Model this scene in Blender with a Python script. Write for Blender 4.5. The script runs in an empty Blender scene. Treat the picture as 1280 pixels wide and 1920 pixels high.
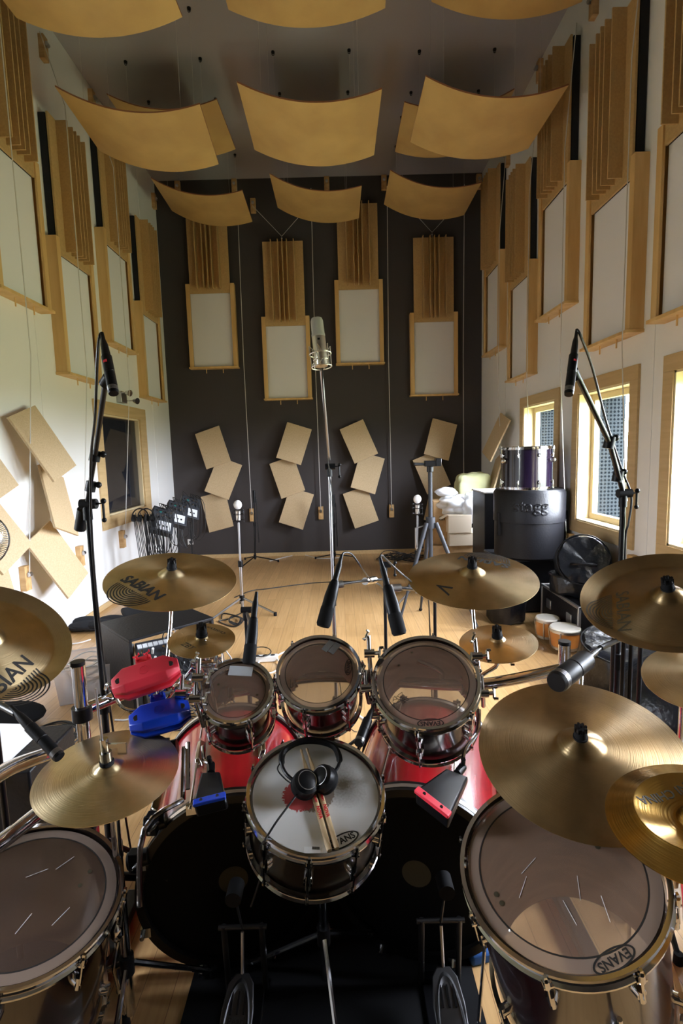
import bpy, bmesh, math, random
from math import sin, cos, pi, radians as rad
from mathutils import Vector as V, Matrix, Euler
random.seed(7)
SC = bpy.context.scene
COL = SC.collection

# ------------------------------------------------------------------ camera
EYE = V((0, 0, 1.6)); YAW, PIT, ROL, FPX = 0.00502, 0.11498, -0.02809, 969.6
_cy, _sy, _cp, _sp = cos(YAW), sin(YAW), cos(PIT), sin(PIT)
CF = V((_sy*_cp, _cy*_cp, -_sp)); _r0 = V((_cy, -_sy, 0)); _u0 = _r0.cross(CF)
CR = cos(ROL)*_r0 + sin(ROL)*_u0; CU = -sin(ROL)*_r0 + cos(ROL)*_u0
camd = bpy.data.cameras.new('camera'); cam = bpy.data.objects.new('camera', camd); COL.objects.link(cam)
camd.sensor_fit = 'VERTICAL'; camd.sensor_height = 36; camd.lens = FPX*36/1920
camd.clip_start = 0.02; camd.clip_end = 100
cam.matrix_world = Matrix(((CR.x, CU.x, -CF.x, EYE.x), (CR.y, CU.y, -CF.y, EYE.y), (CR.z, CU.z, -CF.z, EYE.z), (0, 0, 0, 1)))
SC.camera = cam

# survey helpers: a photo measurement turned into a point of the room
def _ray(x, y): return CF + CR*((x-640)/FPX) - CU*((y-960)/FPX)
def onX(x, y, X): d = _ray(x, y); return EYE + d*(X/d.x)
def onY(x, y, Y): d = _ray(x, y); return EYE + d*(Y/d.y)
def onZ(x, y, Z): d = _ray(x, y); return EYE + d*((Z-1.6)/d.z)

# ------------------------------------------------------------------ light
XL, XR, YB, YF, H = -2.546, 2.227, 8.03, -2.6, 5.584
WIN = [(5.2, 6.3), (3.84, 4.9), (2.48, 3.55), (1.1, 2.2)]   # outer casing spans on the right wall
WZ0, WZ1, CAS = 0.8, 2.18, 0.11
ADDED_WIN = (.9, 1.5)                              # unseen window added on the left wall for side light on the kit
SKY, LAWN, EXPOSURE = 64, 15, 0.38
w = bpy.data.worlds.new('world'); SC.world = w; w.use_nodes = True
nt = w.node_tree; nt.nodes.clear()
tc = nt.nodes.new('ShaderNodeTexCoord'); sx = nt.nodes.new('ShaderNodeSeparateXYZ')
mr = nt.nodes.new('ShaderNodeMapRange'); mr.inputs[1].default_value = -.06; mr.inputs[2].default_value = .06
mx = nt.nodes.new('ShaderNodeMix'); mx.data_type = 'RGBA'
mx.inputs[6].default_value = (.47*LAWN, .56*LAWN, .34*LAWN, 1); mx.inputs[7].default_value = (.86*SKY, .93*SKY, 1.06*SKY, 1)
bg = nt.nodes.new('ShaderNodeBackground'); wo = nt.nodes.new('ShaderNodeOutputWorld')
nt.links.new(tc.outputs['Generated'], sx.inputs[0]); nt.links.new(sx.outputs[2], mr.inputs[0])
nt.links.new(mr.outputs[0], mx.inputs[0]); nt.links.new(mx.outputs[2], bg.inputs[0]); nt.links.new(bg.outputs[0], wo.inputs[0])
for i, (a, b) in enumerate(WIN+[ADDED_WIN]):        # sampling portals in the window openings for the daylight
    ld = bpy.data.lights.new('window_portal', 'AREA'); ld.shape = 'RECTANGLE'; ld.size = WZ1-WZ0; ld.size_y = b-a
    ld.cycles.is_portal = True
    lo = bpy.data.objects.new('window_portal', ld); COL.objects.link(lo)
    lo.location = (XR+.25, (a+b)/2, (WZ0+WZ1)/2); lo.rotation_euler = (0, rad(90), 0)
    if i == len(WIN): lo.location.x = XL-.25; lo.rotation_euler = (0, rad(-90), 0)
SC.view_settings.view_transform = 'Standard'; SC.view_settings.look = 'None'; SC.view_settings.gamma = 1
SC.view_settings.use_curve_mapping = False; SC.view_settings.exposure = EXPOSURE
SC.cycles.use_denoising = True; SC.cycles.max_bounces = 9; SC.cycles.diffuse_bounces = 5; SC.cycles.transparent_max_bounces = 12
SC.cycles.sample_clamp_indirect = 6; SC.cycles.caustics_reflective = False; SC.cycles.caustics_refractive = False

# ------------------------------------------------------------------ materials
def mat(name, col, rough=.5, metal=0, coat=0, alpha=1, trans=0, spec=.5, noise=None, bump=None, emis=None, sheen=0, ior=1.45):
    m = bpy.data.materials.new(name); m.use_nodes = True; n = m.node_tree.nodes; l = m.node_tree.links
    b = n['Principled BSDF']; b.inputs['Base Color'].default_value = (*col, 1); b.inputs['Roughness'].default_value = rough
    b.inputs['Metallic'].default_value = metal; b.inputs['Coat Weight'].default_value = coat; b.inputs['Coat Roughness'].default_value = .08
    b.inputs['Alpha'].default_value = alpha; b.inputs['Transmission Weight'].default_value = trans; b.inputs['Specular IOR Level'].default_value = spec
    b.inputs['IOR'].default_value = ior
    if sheen: b.inputs['Sheen Weight'].default_value = sheen
    if noise:            # (scale tuple, second colour, sharp)
        sc, c2, det = noise
        t = n.new('ShaderNodeTexCoord'); mp = n.new('ShaderNodeMapping'); mp.inputs['Scale'].default_value = sc
        no = n.new('ShaderNodeTexNoise'); no.inputs['Scale'].default_value = 1; no.inputs['Detail'].default_value = det
        r = n.new('ShaderNodeValToRGB'); r.color_ramp.elements[0].position = .35; r.color_ramp.elements[1].position = .65
        r.color_ramp.elements[0].color = (*col, 1); r.color_ramp.elements[1].color = (*c2, 1)
        l.new(t.outputs['Object'], mp.inputs[0]); l.new(mp.outputs[0], no.inputs[0]); l.new(no.outputs[0], r.inputs[0]); l.new(r.outputs[0], b.inputs['Base Color'])
    if bump:
        sc, st = bump
        t = n.new('ShaderNodeTexCoord'); mp = n.new('ShaderNodeMapping'); mp.inputs['Scale'].default_value = sc
        no = n.new('ShaderNodeTexNoise'); no.inputs['Scale'].default_value = 1; no.inputs['Detail'].default_value = 3
        bu = n.new('ShaderNodeBump'); bu.inputs['Strength'].default_value = st; bu.inputs['Distance'].default_value = .01
        l.new(t.outputs['Object'], mp.inputs[0]); l.new(mp.outputs[0], no.inputs[0]); l.new(no.outputs[0], bu.inputs['Height']); l.new(bu.outputs[0], b.inputs['Normal'])
    return m
M = {}
M['mdf'] = mat('mdf', (.56, .37, .16), .55, noise=((60, 60, 60), (.49, .32, .135), 4))
M['cloud'] = mat('cloud_board', (.60, .40, .15), .45, noise=((3, 3, 3), (.50, .32, .12), 5))
M['edge'] = mat('board_edge', (.28, .12, .06), .7)
M['slab'] = mat('slab_board', (.60, .45, .27), .6, noise=((90, 90, 90), (.52, .385, .22), 3))
M['pine'] = mat('pine', (.74, .50, .22), .45, noise=((9, 9, 1.2), (.60, .36, .13), 5))
M['jamb'] = mat('pale_pine_jamb', (.70, .58, .36), .5)
M['pine_h'] = mat('pine_trim', (.60, .43, .22), .5, noise=((40, 2, 30), (.53, .37, .18), 4))
M['block'] = mat('pine_block', (.50, .29, .11), .5, noise=((20, 20, 3), (.66, .43, .2), 4))
M['fabric'] = mat('panel_fabric', (.80, .80, .82), .9, bump=((400, 400, 400), .2))
M['felt'] = mat('black_felt', (.012, .012, .016), .9)
M['wall'] = mat('wall_paint', (.82, .82, .81), .6, bump=((60, 60, 60), .05))
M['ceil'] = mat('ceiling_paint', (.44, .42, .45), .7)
M['grey'] = mat('grey_felt_wall', (.075, .067, .066), .95, spec=.1, noise=((160, 160, 160), (.06, .054, .054), 3), bump=((300, 300, 300), .3))
M['chrome'] = mat('chrome', (.62, .62, .64), .09, 1)
M['steel'] = mat('steel', (.5, .5, .52), .3, 1)
M['nickel'] = mat('satin_nickel', (.72, .68, .62), .32, 1)
M['black'] = mat('black_plastic', (.006, .006, .007), .4, spec=.25)
M['blackm'] = mat('black_metal', (.006, .006, .007), .3, 0, spec=.35)
M['rubber'] = mat('rubber', (.010, .010, .011), .75, spec=.2)
M['shine'] = mat('black_nylon', (.006, .007, .010), .3, bump=((14, 14, 14), .9), spec=.5)
M['case'] = mat('black_case', (.008, .008, .010), .42, bump=((60, 60, 60), .15), spec=.3)
M['darkcase'] = mat('dark_cover', (.02, .021, .024), .85, spec=.15)
M['white'] = mat('white_plastic', (.8, .8, .78), .4)
M['paper'] = mat('paper', (.85, .85, .85), .6)
M['card'] = mat('cardboard', (.50, .33, .17), .8, noise=((14, 14, 14), (.42, .27, .13), 3))
M['cardl'] = mat('pale_cardboard', (.72, .62, .48), .8)
M['red'] = mat('red_plastic', (.92, .05, .085), .4, coat=.1)
M['blue'] = mat('blue_plastic', (.006, .04, .42), .25, coat=.3)
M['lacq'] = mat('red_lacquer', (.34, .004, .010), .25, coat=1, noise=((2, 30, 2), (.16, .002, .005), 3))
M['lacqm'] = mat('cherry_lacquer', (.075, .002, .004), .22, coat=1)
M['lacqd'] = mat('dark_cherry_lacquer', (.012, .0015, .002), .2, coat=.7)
M['shellin'] = mat('maple_inside', (.30, .15, .075), .5, noise=((8, 8, 40), (.22, .105, .05), 3))
M['snshell'] = mat('snare_shell', (.012, .007, .004), .3, coat=.5)
M['plum'] = mat('black_plum_lacquer', (.006, .003, .011), .2, coat=.5)
M['hoopwood'] = mat('hoop_black', (.006, .005, .005), .3, spec=.4)
M['dsteel'] = mat('dark_steel', (.10, .10, .105), .45, 1)
M['film'] = mat('clear_head_film', (.30, .20, .145), .22, alpha=.6, spec=.5)
M['filmdark'] = mat('darkened_head_film', (.12, .075, .055), .22, alpha=.55, spec=.4)  # clear film darkened in colour, as the left floor tom catches no reflection
M['filmd'] = mat('clear_head_bottom', (.35, .28, .22), .3, alpha=.3)
M['ring'] = mat('frosted_head_ring', (.38, .28, .22), .35, alpha=.6)
M['ink'] = mat('black_ink', (.012, .011, .010), .6)
M['inkf'] = mat('faded_ink', (.05, .04, .02), .6)
M['redink'] = mat('red_ink', (.6, .02, .03), .5)
M['kickhead'] = mat('black_kick_head', (.003, .003, .003), .6, spec=.15)
M['stickwood'] = mat('hickory', (.70, .52, .30), .5, noise=((10, 10, 60), (.6, .42, .22), 3))
M['tape'] = mat('grey_tape', (.25, .25, .25), .4, alpha=.8)
M['tapew'] = mat('silvery_tape', (.75, .78, .8), .3, alpha=.9)
M['bin'] = mat('clear_bin_plastic', (.80, .82, .9), .25, alpha=.42)
M['bag'] = mat('thin_white_bag', (.82, .84, .88), .4, alpha=.75)
M['yellow'] = mat('pale_yellow_cloth', (.58, .59, .33), .85, bump=((9, 9, 9), 1.0))
M['cable'] = mat('black_cable', (.012, .012, .013), .4)
M['cablew'] = mat('white_cable', (.75, .75, .75), .4)
M['cord'] = mat('pale_cord', (.6, .58, .55), .7)
M['glass'] = mat('clear_glass', (.02, .02, .02), .0, alpha=.06, spec=.5)
M['dglass'] = mat('tinted_glass', (.02, .022, .03), .02, alpha=.55, spec=.6)
M['curtain'] = mat('brown_curtain', (.16, .09, .035), .8, noise=((2, 30, .5), (.08, .05, .03), 3))
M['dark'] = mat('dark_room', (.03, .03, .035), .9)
M['skin'] = mat('white_drum_skin', (.74, .70, .62), .5)
M['bongo'] = mat('bongo_wood', (.50, .20, .045), .3, coat=.6, noise=((10, 10, 2), (.40, .14, .03), 3))
M['alum'] = mat('aluminium', (.6, .6, .6), .4, 1)
M['panelgrey'] = mat('grey_device_face', (.035, .037, .043), .5, spec=.3)
M['labelw'] = mat('pale_label', (.7, .72, .75), .5)
M['teal'] = mat('teal_clip', (.05, .32, .3), .5)
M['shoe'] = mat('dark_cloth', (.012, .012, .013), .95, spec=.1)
M['bluef'] = mat('blue_fabric', (.01, .07, .25), .8)

def bronze(name, c1, c2, rough=.3, ring=300, aniso=.75):
    m = mat(name, c1, rough, 1); n = m.node_tree.nodes; l = m.node_tree.links; b = n['Principled BSDF']
    t = n.new('ShaderNodeTexCoord'); no = n.new('ShaderNodeTexNoise'); no.inputs['Scale'].default_value = 9; no.inputs['Detail'].default_value = 6
    r = n.new('ShaderNodeValToRGB'); r.color_ramp.elements[0].position = .32; r.color_ramp.elements[1].position = .68
    r.color_ramp.elements[0].color = (*c2, 1); r.color_ramp.elements[1].color = (*c1, 1)
    l.new(t.outputs['Object'], no.inputs[0]); l.new(no.outputs[0], r.inputs[0]); l.new(r.outputs[0], b.inputs['Base Color'])
    b.inputs['Anisotropic'].default_value = aniso; b.inputs['Anisotropic Rotation'].default_value = .25
    tg = n.new('ShaderNodeTangent'); tg.direction_type = 'RADIAL'; tg.axis = 'Z'; l.new(tg.outputs[0], b.inputs['Tangent'])
    ln = n.new('ShaderNodeVectorMath'); ln.operation = 'LENGTH'; sxx = n.new('ShaderNodeVectorMath'); sxx.operation = 'MULTIPLY'
    sxx.inputs[1].default_value = (1, 1, 0); l.new(t.outputs['Object'], sxx.inputs[0]); l.new(sxx.outputs[0], ln.inputs[0])
    n1 = n.new('ShaderNodeTexNoise'); n1.noise_dimensions = '1D'; n1.inputs['Scale'].default_value = ring; n1.inputs['Detail'].default_value = 4
    l.new(ln.outputs['Value'], n1.inputs['W']); bu = n.new('ShaderNodeBump'); bu.inputs['Strength'].default_value = .25; bu.inputs['Distance'].default_value = .002
    l.new(n1.outputs[0], bu.inputs['Height']); l.new(bu.outputs[0], b.inputs['Normal'])
    return m
M['bronze'] = bronze('cast_bronze', (.68, .52, .29), (.46, .35, .19), .34)
M['bronzeb'] = bronze('bright_bronze', (.86, .70, .44), (.60, .48, .28), .30)
M['bronzed'] = bronze('aged_bronze', (.44, .31, .16), (.26, .185, .095), .38)
M['gold'] = bronze('golden_bronze', (.62, .38, .10), (.38, .22, .06), .22)

def floor_mat():
    m = mat('bamboo_floor', (.6, .36, .15), .32, coat=.25); n = m.node_tree.nodes; l = m.node_tree.links; b = n['Principled BSDF']
    t = n.new('ShaderNodeTexCoord'); mp = n.new('ShaderNodeMapping'); mp.inputs['Rotation'].default_value = (0, 0, rad(90))
    br = n.new('ShaderNodeTexBrick'); br.inputs['Scale'].default_value = 1; br.inputs['Brick Width'].default_value = .96; br.inputs['Row Height'].default_value = .095
    br.inputs['Mortar Size'].default_value = .0012; br.inputs['Color1'].default_value = (.60, .365, .155, 1); br.inputs['Color2'].default_value = (.70, .44, .20, 1)
    br.inputs['Mortar'].default_value = (.32, .18, .08, 1); br.offset = .37
    mp2 = n.new('ShaderNodeMapping'); mp2.inputs['Scale'].default_value = (70, 3, 1)
    no = n.new('ShaderNodeTexNoise'); no.inputs['Scale'].default_value = 1; no.inputs['Detail'].default_value = 4
    mx = n.new('ShaderNodeMix'); mx.data_type = 'RGBA'; mx.blend_type = 'MULTIPLY'; mx.inputs[0].default_value = .55
    r = n.new('ShaderNodeValToRGB'); r.color_ramp.elements[0].position = .3; r.color_ramp.elements[0].color = (.72, .62, .5, 1); r.color_ramp.elements[1].position = .7
    l.new(t.outputs['Object'], mp.inputs[0]); l.new(mp.outputs[0], br.inputs[0]); l.new(t.outputs['Object'], mp2.inputs[0]); l.new(mp2.outputs[0], no.inputs[0])
    l.new(no.outputs[0], r.inputs[0]); l.new(br.outputs[0], mx.inputs[6]); l.new(r.outputs[0], mx.inputs[7]); l.new(mx.outputs[2], b.inputs['Base Color'])
    return m
M['floor'] = floor_mat()

def mesh_screen():
    m = mat('perforated_screen', (.3, .33, .36), 1.0, spec=0); n = m.node_tree.nodes; l = m.node_tree.links; b = n['Principled BSDF']
    t = n.new('ShaderNodeTexCoord'); outs = []
    for d in ((90, 90, 90), (90, -90, -90)):      # two crossing diagonals make the diamond mesh
        vm = n.new('ShaderNodeVectorMath'); vm.operation = 'DOT_PRODUCT'; vm.inputs[1].default_value = d; si = n.new('ShaderNodeMath'); si.operation = 'SINE'
        l.new(t.outputs['Object'], vm.inputs[0]); l.new(vm.outputs['Value'], si.inputs[0]); outs.append(si.outputs[0])
    mu = n.new('ShaderNodeMath'); mu.operation = 'MULTIPLY'; l.new(outs[0], mu.inputs[0]); l.new(outs[1], mu.inputs[1])
    r = n.new('ShaderNodeValToRGB'); r.color_ramp.elements[0].position = .10; r.color_ramp.elements[1].position = .35
    r.color_ramp.elements[0].color = (.018, .021, .023, 1); r.color_ramp.elements[1].color = (.004, .005, .006, 1)
    l.new(mu.outputs[0], r.inputs[0]); l.new(r.outputs[0], b.inputs['Base Color'])
    return m
M['screen'] = mesh_screen()

def snare_head():
    m = mat('coated_snare_head', (.74, .73, .71), .5); n = m.node_tree.nodes; l = m.node_tree.links; b = n['Principled BSDF']
    def blob(cx, cy, r0, r1):
        t = n.new('ShaderNodeTexCoord'); mp = n.new('ShaderNodeMapping'); mp.inputs['Location'].default_value = (-cx, -cy, 0)
        nz = n.new('ShaderNodeTexNoise'); nz.inputs['Scale'].default_value = 160; nz.inputs['Detail'].default_value = 3
        ln = n.new('ShaderNodeVectorMath'); ln.operation = 'LENGTH'; l.new(t.outputs['Object'], mp.inputs[0]); l.new(mp.outputs[0], ln.inputs[0]); l.new(t.outputs['Object'], nz.inputs[0])
        a = n.new('ShaderNodeMath'); a.operation = 'MULTIPLY_ADD'; a.inputs[1].default_value = .03; l.new(nz.outputs[0], a.inputs[0]); l.new(ln.outputs['Value'], a.inputs[2])
        k = n.new('ShaderNodeMapRange'); k.inputs[1].default_value = r0+.015; k.inputs[2].default_value = r1+.015; k.inputs[3].default_value = 1; k.inputs[4].default_value = 0
        l.new(a.outputs[0], k.inputs[0]); return k.outputs[0]
    prev = (.74, .73, .71, 1); cur = None
    for (cx, cy, r0, r1, c) in [(.075, .03, .01, .075, (.14, .11, .07, 1)), (-.01, .0, .058, .062, (.22, .17, .13, 1)), (-.042, -.012, .046, .048, (.46, .07, .07, 1))]:
        x = n.new('ShaderNodeMix'); x.data_type = 'RGBA'; l.new(blob(cx, cy, r0, r1), x.inputs[0])
        if cur is None: x.inputs[6].default_value = prev
        else: l.new(cur, x.inputs[6])
        x.inputs[7].default_value = c; cur = x.outputs[2]
    l.new(cur, b.inputs['Base Color'])
    return m
M['snarehead'] = snare_head()

# ------------------------------------------------------------------ builders
MW = {}                                     # world matrices of the empties
def setp(o, label=None, cat=None, group=None, kind=None):
    if label: o['label'] = label
    if cat: o['category'] = cat
    if group: o['group'] = group
    if kind: o['kind'] = kind
    return o
def frame(c, n, up=V((0, 1, 0))):           # z axis = n, y axis roughly 'up'
    n = V(n).normalized(); x = V(up).cross(n)
    if x.length < 1e-4: x = V((1, 0, 0)).cross(n)
    x.normalize(); y = n.cross(x)
    return Matrix(((x.x, y.x, n.x, c[0]), (x.y, y.y, n.y, c[1]), (x.z, y.z, n.z, c[2]), (0, 0, 0, 1)))
def thing(name, label, cat, loc=(0, 0, 0), group=None, mw=None):
    o = bpy.data.objects.new(name, None); COL.objects.link(o); o.empty_display_size = .05
    m = mw if mw is not None else Matrix.Translation(V(loc)); o.matrix_world = m; MW[o.name] = m.copy()
    return setp(o, label, cat, group)
class MB:
    def __init__(s): s.b = bmesh.new()
    def _add(s, vs, fs, m=None):
        vv = [s.b.verts.new(m @ V(v) if m is not None else V(v)) for v in vs]
        for f in fs:
            try: s.b.faces.new([vv[i] for i in f])
            except ValueError: pass
        return s
    def box(s, c, size, m=None, rz=0):
        x, y, z = (k/2 for k in size); vs = [(a, b, d) for d in (-z, z) for a, b in ((-x, -y), (x, -y), (x, y), (-x, y))]
        T = Matrix.Translation(V(c)) @ Matrix.Rotation(rz, 4, 'Z'); T = m @ T if m is not None else T
        return s._add(vs, [(3, 2, 1, 0), (4, 5, 6, 7), (0, 1, 5, 4), (1, 2, 6, 5), (2, 3, 7, 6), (3, 0, 4, 7)], T)
    def hexa(s, bot, top):                  # eight corners, bottom loop then top loop
        return s._add(list(bot)+list(top), [(3, 2, 1, 0), (4, 5, 6, 7), (0, 1, 5, 4), (1, 2, 6, 5), (2, 3, 7, 6), (3, 0, 4, 7)])
    def cyl(s, a, b, r0, r1=None, n=16, m=None):
        r1 = r0 if r1 is None else r1; a = V(a); b = V(b); d = b-a
        if d.length < 1e-7: return s
        T = frame(a, d); T = m @ T if m is not None else T; L = d.length
        vs = [(r0*cos(2*pi*i/n), r0*sin(2*pi*i/n), 0) for i in range(n)]+[(r1*cos(2*pi*i/n), r1*sin(2*pi*i/n), L) for i in range(n)]
        return s._add(vs, [tuple(range(n))[::-1], tuple(range(n, 2*n))]+[(i, (i+1) % n, n+(i+1) % n, n+i) for i in range(n)], T)
    def lathe(s, prof, n=48, m=None, closed=False):
        vs = []; fs = []; k = len(prof)
        for i in range(n):
            a = 2*pi*i/n
            for r, z in prof: vs.append((r*cos(a), r*sin(a), z))
        for i in range(n):
            j = (i+1) % n
            for q in range(k if closed else k-1):
                q2 = (q+1) % k; fs.append((i*k+q, j*k+q, j*k+q2, i*k+q2))
        s._add(vs, fs, m); return s
    def sph(s, c, r, n=16, sc=(1, 1, 1), m=None):
        T = Matrix.Translation(V(c)) @ Matrix.Diagonal((*sc, 1)); T = m @ T if m is not None else T
        return s.lathe([(max(r*sin(pi*i/(n//2)), 1e-5), -r*cos(pi*i/(n//2))) for i in range(n//2+1)], n, T)
    def tube(s, pts, r, n=8, closed=False):
        pts = [V(p) for p in pts]; k = len(pts); rings = []; up = None
        for i, p in enumerate(pts):
            a = pts[i-1] if (i > 0 or closed) else p; b = pts[(i+1) % k] if (i < k-1 or closed) else p
            t = (b-a).normalized() if (b-a).length > 1e-9 else V((0, 0, 1))
            if up is None: up = t.orthogonal().normalized()
            up = (up - t*up.dot(t)); up = up.normalized() if up.length > 1e-6 else t.orthogonal().normalized()
            sd = t.cross(up); rr = r[i] if isinstance(r, (list, tuple)) else r
            rings.append([s.b.verts.new(p+rr*(cos(2*pi*j/n)*up+sin(2*pi*j/n)*sd)) for j in range(n)])
        for i in range(k if closed else k-1):
            A = rings[i]; B = rings[(i+1) % k]
            for j in range(n):
                try: s.b.faces.new((A[j], A[(j+1) % n], B[(j+1) % n], B[j]))
                except ValueError: pass
        if not closed: s.b.faces.new(rings[0][::-1]); s.b.faces.new(rings[-1])
        return s
    def prism(s, poly, h, m=None):          # poly in local xy, from z=0 to z=h
        n = len(poly); vs = [(x, y, 0) for x, y in poly]+[(x, y, h) for x, y in poly]
        return s._add(vs, [tuple(range(n))[::-1], tuple(range(n, 2*n))]+[(i, (i+1) % n, n+(i+1) % n, n+i) for i in range(n)], m)
    def build(s, name, m, parent=None, local=False, bev=0, flat=False, label=None):
        me = bpy.data.meshes.new(name); bmesh.ops.recalc_face_normals(s.b, faces=s.b.faces[:])
        if parent is not None and not local: s.b.transform(MW[parent.name].inverted())
        org = V((0, 0, 0))
        if parent is None and not local:    # origin at the base of a thing that is one mesh
            cs = [v.co for v in s.b.verts]; org = V(((min(c.x for c in cs)+max(c.x for c in cs))/2, (min(c.y for c in cs)+max(c.y for c in cs))/2, min(c.z for c in cs)))
            s.b.transform(Matrix.Translation(-org))
        s.b.to_mesh(me); s.b.free(); me.materials.append(M[m] if isinstance(m, str) else m)
        if not flat:
            me.shade_smooth(); me.set_sharp_from_angle(angle=rad(38))
        o = bpy.data.objects.new(name, me); COL.objects.link(o)
        if parent is not None: o.parent = parent; MW[o.name] = MW[parent.name]
        else: o.location = org; MW[o.name] = Matrix.Translation(org)
        if bev:
            bm = o.modifiers.new('bevel', 'BEVEL'); bm.width = bev; bm.segments = 2; bm.limit_method = 'ANGLE'
        if label: o['label'] = label
        return o
def struct(o): o['kind'] = 'structure'; return o
def smooth_path(pts, n=6, closed=False):    # Catmull-Rom
    P = [V(p) for p in pts]; out = []; k = len(P)
    for i in range(k if closed else k-1):
        p0 = P[i-1] if (i > 0 or closed) else P[0]; p1 = P[i]; p2 = P[(i+1) % k]; p3 = P[(i+2) % k] if (i+2 < k or closed) else P[-1]
        for j in range(n):
            t = j/n; out.append(.5*((2*p1)+(p2-p0)*t+(2*p0-5*p1+4*p2-p3)*t*t+(3*p1-p0-3*p2+p3)*t**3))
    if not closed: out.append(P[-1])
    return out
def textmesh(txt, size, bold=0.0, spacing=1.0, shear=0):
    cu = bpy.data.curves.new('lettering', 'FONT'); cu.body = txt; cu.size = size; cu.align_x = 'CENTER'; cu.align_y = 'CENTER'; cu.offset = bold; cu.space_character = spacing; cu.shear = shear; cu.resolution_u = 3
    o = bpy.data.objects.new('lettering', cu); COL.objects.link(o)
    me = bpy.data.meshes.new_from_object(o); bpy.data.objects.remove(o); bpy.data.curves.remove(cu); return me
def text_on(name, txt, size, m, parent, T, zf=None, bold=0.0, spacing=1.0, shear=0, lift=.0006, label=None):
    """lettering laid on a surface: T places it in the parent's frame, zf(r) gives the surface height"""
    me = textmesh(txt, size, bold, spacing, shear); bm = bmesh.new(); bm.from_mesh(me); bpy.data.meshes.remove(me)
    bm.transform(T)
    if zf:
        bmesh.ops.subdivide_edges(bm, edges=[e for e in bm.edges if e.calc_length() > size*.25], cuts=2)
        for v in bm.verts: v.co.z = zf(math.hypot(v.co.x, v.co.y))+lift
    mb = MB(); mb.b.free(); mb.b = bm
    return mb.build(name, m, parent, local=True, flat=True, label=label)
def TR(x, y, z=0, a=0): return Matrix.Translation((x, y, z)) @ Matrix.Rotation(rad(a), 4, 'Z')

# ================================================================== SETTING
def slabbox(name, x0, x1, y0, y1, z0, z1, m):
    return struct(MB().box(((x0+x1)/2, (y0+y1)/2, (z0+z1)/2), (x1-x0, y1-y0, z1-z0)).build(name, m, flat=True))
slabbox('floor', XL-.2, XR+.2, YF-.2, YB+.2, -.1, 0, 'floor')
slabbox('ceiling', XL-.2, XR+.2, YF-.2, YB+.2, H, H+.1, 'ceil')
slabbox('wall_back', XL-.2, XR+.2, YB, YB+.15, 0, H, 'grey')
slabbox('wall_front', XL-.2, XR+.2, YF-.15, YF, 0, H, 'grey')
# right wall with window openings, left wall with the control room window
def wall_holes(name, X0, X1, holes, z0, z1, m):
    mb = MB(); ys = sorted(holes); y = YF; xc = (X0+X1)/2; dx = X1-X0
    for a, b in ys:
        mb.box((xc, (y+a)/2, H/2), (dx, a-y, H)); mb.box((xc, (a+b)/2, z0/2), (dx, b-a, z0)); mb.box((xc, (a+b)/2, (z1+H)/2), (dx, b-a, H-z1)); y = b
    mb.box((xc, (y+YB)/2, H/2), (dx, YB-y, H)); return struct(mb.build(name, m, flat=True))
wall_holes('wall_right', XR, XR+.18, [(a+CAS, b-CAS) for a, b in WIN], WZ0+CAS, WZ1-CAS, 'wall')
LW = (5.68, 6.78, .97, 2.09)
wall_holes('wall_left', XL-.18, XL, [(ADDED_WIN[0]+CAS, ADDED_WIN[1]-CAS), (LW[0], LW[1])], LW[2], LW[3], 'wall')
struct(MB().box(((XL+XR)/2, YB-.008, .03), (XR-XL, .016, .06)).build('baseboard_back', 'pine_h', bev=.003))
struct(MB().box((XL+.008, (YF+YB)/2, .03), (.016, YB-YF, .06)).build('baseboard_left', 'pine_h', bev=.003))
struct(MB().box((XR-.008, (YF+YB)/2, .03), (.016, YB-YF, .06)).build('baseboard_right', 'pine_h', bev=.003))
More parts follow.
